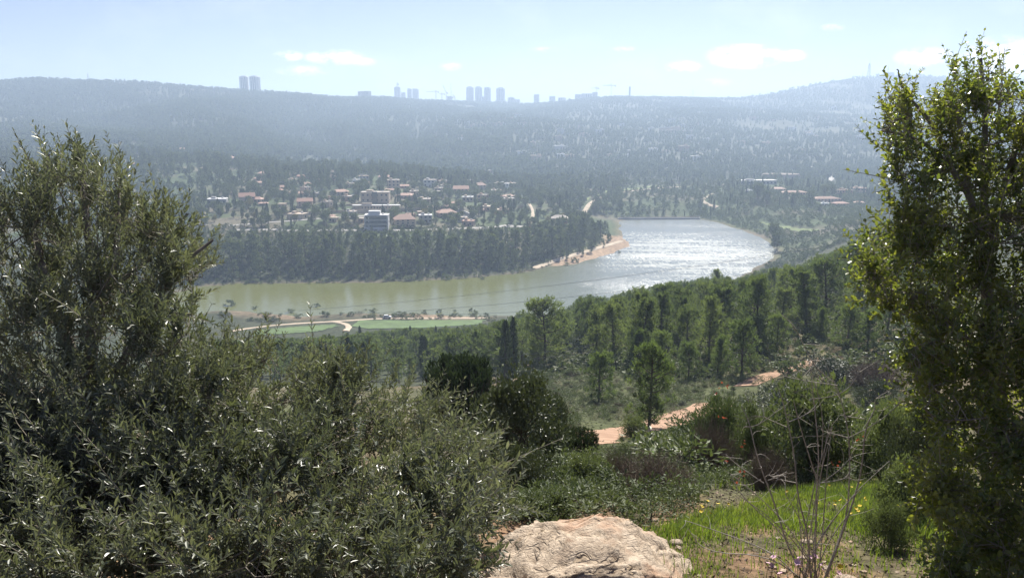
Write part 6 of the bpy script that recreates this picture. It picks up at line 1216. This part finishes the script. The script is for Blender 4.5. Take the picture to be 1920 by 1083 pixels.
# leaf litter and pebbles on the bare soil
n = 9000; X, Y = rng.uniform(-.6, 4.2, n), rng.uniform(3.6, 9.5, n); P = np.stack([X, Y, zs(X, Y) + .008], -1); D = nrm(rng.normal(0, 1, (n, 3)) * (1, 1, .25)); b = MB(); b.add(*tuft_faces(P, D, rng.uniform(.015, .05, n), rng.uniform(.006, .02, n), rng, rng.random(n))); tag(b.obj('leaf_litter', M['bare']), 'dry leaf litter strewn over the soil by the boulder', 'leaf litter', kind='stuff')
n = 450; X, Y = rng.uniform(-.6, 4.2, n), rng.uniform(3.6, 9, n); r = rng.uniform(.006, .028, n) * rng.uniform(.5, 1.3, n); cub = np.array([(-1, -1, -1), (1, -1, -1), (1, 1, -1), (-1, 1, -1), (-.7, -.6, 1), (.6, -.7, 1), (.7, .6, 1), (-.6, .7, 1)]); a = rng.uniform(0, 6.28, n); V = cub[None] * rng.uniform(.5, 1.2, (n, 8, 3)) * r[:, None, None] * (1, 1, .6); V = np.stack([V[..., 0] * np.cos(a)[:, None] - V[..., 1] * np.sin(a)[:, None] + X[:, None], V[..., 0] * np.sin(a)[:, None] + V[..., 1] * np.cos(a)[:, None] + Y[:, None], V[..., 2] + zs(X, Y)[:, None]], -1)
F = np.array([(4, 5, 6, 7), (0, 1, 5, 4), (1, 2, 6, 5), (2, 3, 7, 6), (3, 0, 4, 7)]); b = MB(); b.add(V.reshape(-1, 3), (np.arange(n)[:, None, None] * 8 + F[None]).reshape(-1, 4)); tag(b.obj('pebbles', rockm), 'pebbles scattered over the soil by the boulder', 'pebbles', kind='stuff')
npt = scatter(420, 900, 1800, 4.8, 13, .22, rng, lambda X, Y: (proj(np.stack([X, Y, zs(X, Y)], -1))[1] < 985) & (proj(np.stack([X, Y, zs(X, Y)], -1))[0] < np.interp(Y, [5, 9, 13], [1230, 1330, 1800]))); tag(merge('herbs', LOWS[:2], npt, rng.uniform(.08, .3, len(npt)), .5, rng, [M['bark'], M['green']], 1.4), 'low green herbs around the grass and boulder', 'herbs', kind='stuff')
# small flowers
def flower_mesh(nm, n, r, mat):
    b = MB(); a = np.arange(n) * 2 * math.pi / n; c, s_ = np.cos(a), np.sin(a); P = np.zeros((n, 3)); D = nrm(np.c_[c, s_, np.full(n, .45)]); V, F = leaf_geo(P, D, nrm(np.c_[-c * .4, -s_ * .4, np.ones(n)]), np.full(n, r), np.full(n, r * .42), (1, .9)); b.add(V, F); return b.mesh(nm, mat)
FLW = flower_mesh('flower head', 7, .016, M['yellow']); FLP = flower_mesh('flower head', 5, .020, M['pink']); b = MB(); b.add(*tubes(np.array([[(0, 0, 0), (.004, .002, .5), (0, 0, 1)]]), np.full((1, 3), .0016), 3)); FST = b.mesh('flower stem', M['green'])
def flower(px, py, Y, mesh, label, group, sc=1.0):
    x = pix_slope(px, py)[0] * Y; z0 = float(zs(x, Y)); h = max(.05, zp(Y, py) - z0); e = empty('wildflower', (x, Y, z0), rng.uniform(0, 6)); tag(e, label, 'flower', group); o = link('stem', FST, e); o.scale = (1, 1, h); o = link('flower_head', mesh, e, (0, 0, h)); o.scale = (sc, sc, sc); o.rotation_euler = (rng.normal(0, .3) + .35, rng.normal(0, .3), 0)
for i in range(34):
    if i < 20: px, py, Y, l, g = rng.normal(1590, 40), rng.uniform(900, 965), 0, 'yellow wildflower in the grass behind the sapling', 'yellow flowers behind the sapling'
    elif i < 27: px, py, Y, l, g = rng.uniform(1310, 1370), rng.uniform(935, 970), 0, 'yellow wildflower at the left end of the grass', 'yellow flowers at the grass end'
    else: px, py, Y, l, g = rng.choice([rng.uniform(1560, 1630), rng.uniform(1885, 1915)]), rng.uniform(1062, 1080), 4.1, 'yellow wildflower at the bottom edge', 'yellow flowers at the bottom edge'
    if not Y: Y = hit(px, py + 18)[1] - .1
    flower(px, py, Y, FLW, l, g, rng.uniform(.8, 1.3))
for i in range(16): flower(rng.normal(1500, 30), rng.uniform(1040, 1078), 4.25 + rng.uniform(-.1, .1), FLP, 'pale pink wildflower at the foot of the bare sapling', 'pink flowers at the sapling foot', rng.uniform(.7, 1.1))

# ------------------------------------------------------------------ cars, wires
def car(px, py, L, paint, label, y0, rz):
    p = hit(px, py, y0); e = empty('parked_car', (p[0], p[1], p[2] + .35), rz); tag(e, label, 'car')
    def prof(pts, w_): n = len(pts); V = np.concatenate([np.c_[[q[0] for q in pts], np.full(n, s_ * w_ / 2), [q[1] for q in pts]] for s_ in (-1, 1)]); i = np.arange(n); j = (i + 1) % n; b = MB(); b.add(V, np.c_[i, j, j + n, i + n]); c0 = np.array([(0, k, k + 1) for k in range(1, n - 1)]); b.T += [c0, c0[:, ::-1] + n]; b.fm['T'] += [np.zeros(len(c0), np.int32)] * 2; return b
    s_ = L / 4.4; S = lambda pts: [(a * s_, c * s_) for a, c in pts]
    prof(S([(-2.2, .35), (2.2, .35), (2.2, .75), (1.9, .9), (1.0, .98), (-2.1, 1.0), (-2.2, .8)]), 1.75 * s_).obj('body', M[paint], e)
    prof(S([(-2.0, .99), (1.0, .97), (.35, 1.5), (-1.6, 1.52)]), 1.5 * s_).obj('window', M['glass'], e); prof(S([(-1.62, 1.5), (.36, 1.49), (.3, 1.56), (-1.55, 1.58)]), 1.52 * s_).obj('roof', M[paint], e)
    a = np.arange(12) * math.pi / 6
    for wx in (-1.35, 1.35):
        for sy in (-1, 1):
            ring = np.c_[np.cos(a) * .34 * s_, np.zeros(12), np.sin(a) * .34 * s_]; V = np.concatenate([ring + (0, -.11, 0), ring + (0, .11, 0)]); i = np.arange(12); j = (i + 1) % 12; b = MB(); b.add(V, np.c_[i, j, j + 12, i + 12]); t = np.array([(0, k, k + 1) for k in range(1, 11)]); b.T += [t, t + 12]; b.fm['T'] += [np.zeros(10, np.int32)] * 2; b.obj('wheel', M['tyre'], e, loc=(wx * s_, sy * .82 * s_, .34 * s_))
        b = MB(); b.add(*box((2.2 * s_ * np.sign(wx), .55 * s_, .7 * s_), (.08, .35 * s_, .16 * s_))); b.obj('headlight' if wx > 0 else 'tail_light', M['white'] if wx > 0 else M['redpaint'], e)
car(726, 597, 4.4, 'carpaint', 'white car on the dirt track beside the green field', 300, .05); car(993, 427, 4.4, 'redpaint', 'red car at the bend of the village road', 560, 1.0)
for k, ((x0, y0, Y0), (x1, y1, Y1), sag, lab) in enumerate([((560, 582, 330), (1560, 460, 260), 4.5, 'upper power cable crossing in front of the lake'), ((700, 587, 320), (1560, 490, 250), 4.5, 'middle power cable crossing in front of the lake'), ((820, 590, 310), (1640, 520, 240), 4.5, 'lower power cable passing behind the flat crowned pine'),
                                                              ((880, 680, 120), (1760, 520, 150), 2.0, 'power cable crossing the near forest, upper one'), ((1000, 672, 110), (1760, 552, 140), 2.0, 'power cable crossing the near forest, lower one')]):
    A, B_ = at(x0, y0, Y0), at(x1, y1, Y1); t = np.linspace(0, 1, 40)[:, None]; P = A * (1 - t) + B_ * t; P[:, 2] -= sag * 4 * (t * (1 - t))[:, 0] * .5; b = MB(); b.add(*tubes(P[None], np.full((1, 40), 0.055 if k < 3 else .028), 4)); tag(b.obj('power_cable', M['wire']), lab, 'cable')

# members of small groups are told apart by their order across the view
ORD = ['first', 'second', 'third', 'fourth', 'fifth', 'sixth', 'seventh', 'eighth', 'ninth', 'tenth', 'eleventh', 'twelfth', 'thirteenth', 'fourteenth', 'fifteenth', 'sixteenth', 'seventeenth', 'eighteenth', 'nineteenth', 'twentieth']
bpy.context.view_layer.update(); fam = {}
for o in COL.objects:
    if o.parent is None and 'label' in o and 'group' in o: fam.setdefault(o['label'], []).append(o)
for lab, os_ in fam.items():
    if 1 < len(os_) <= 20:
        os_.sort(key=lambda o: float(proj(np.array(o.location))[0]))
        for i, o in enumerate(os_):
            t = lab + (', leftmost one' if i == 0 else ', rightmost one' if i == len(os_) - 1 else ', ' + ORD[i] + ' from left')
            if len(t.split()) <= 16: o['label'] = t
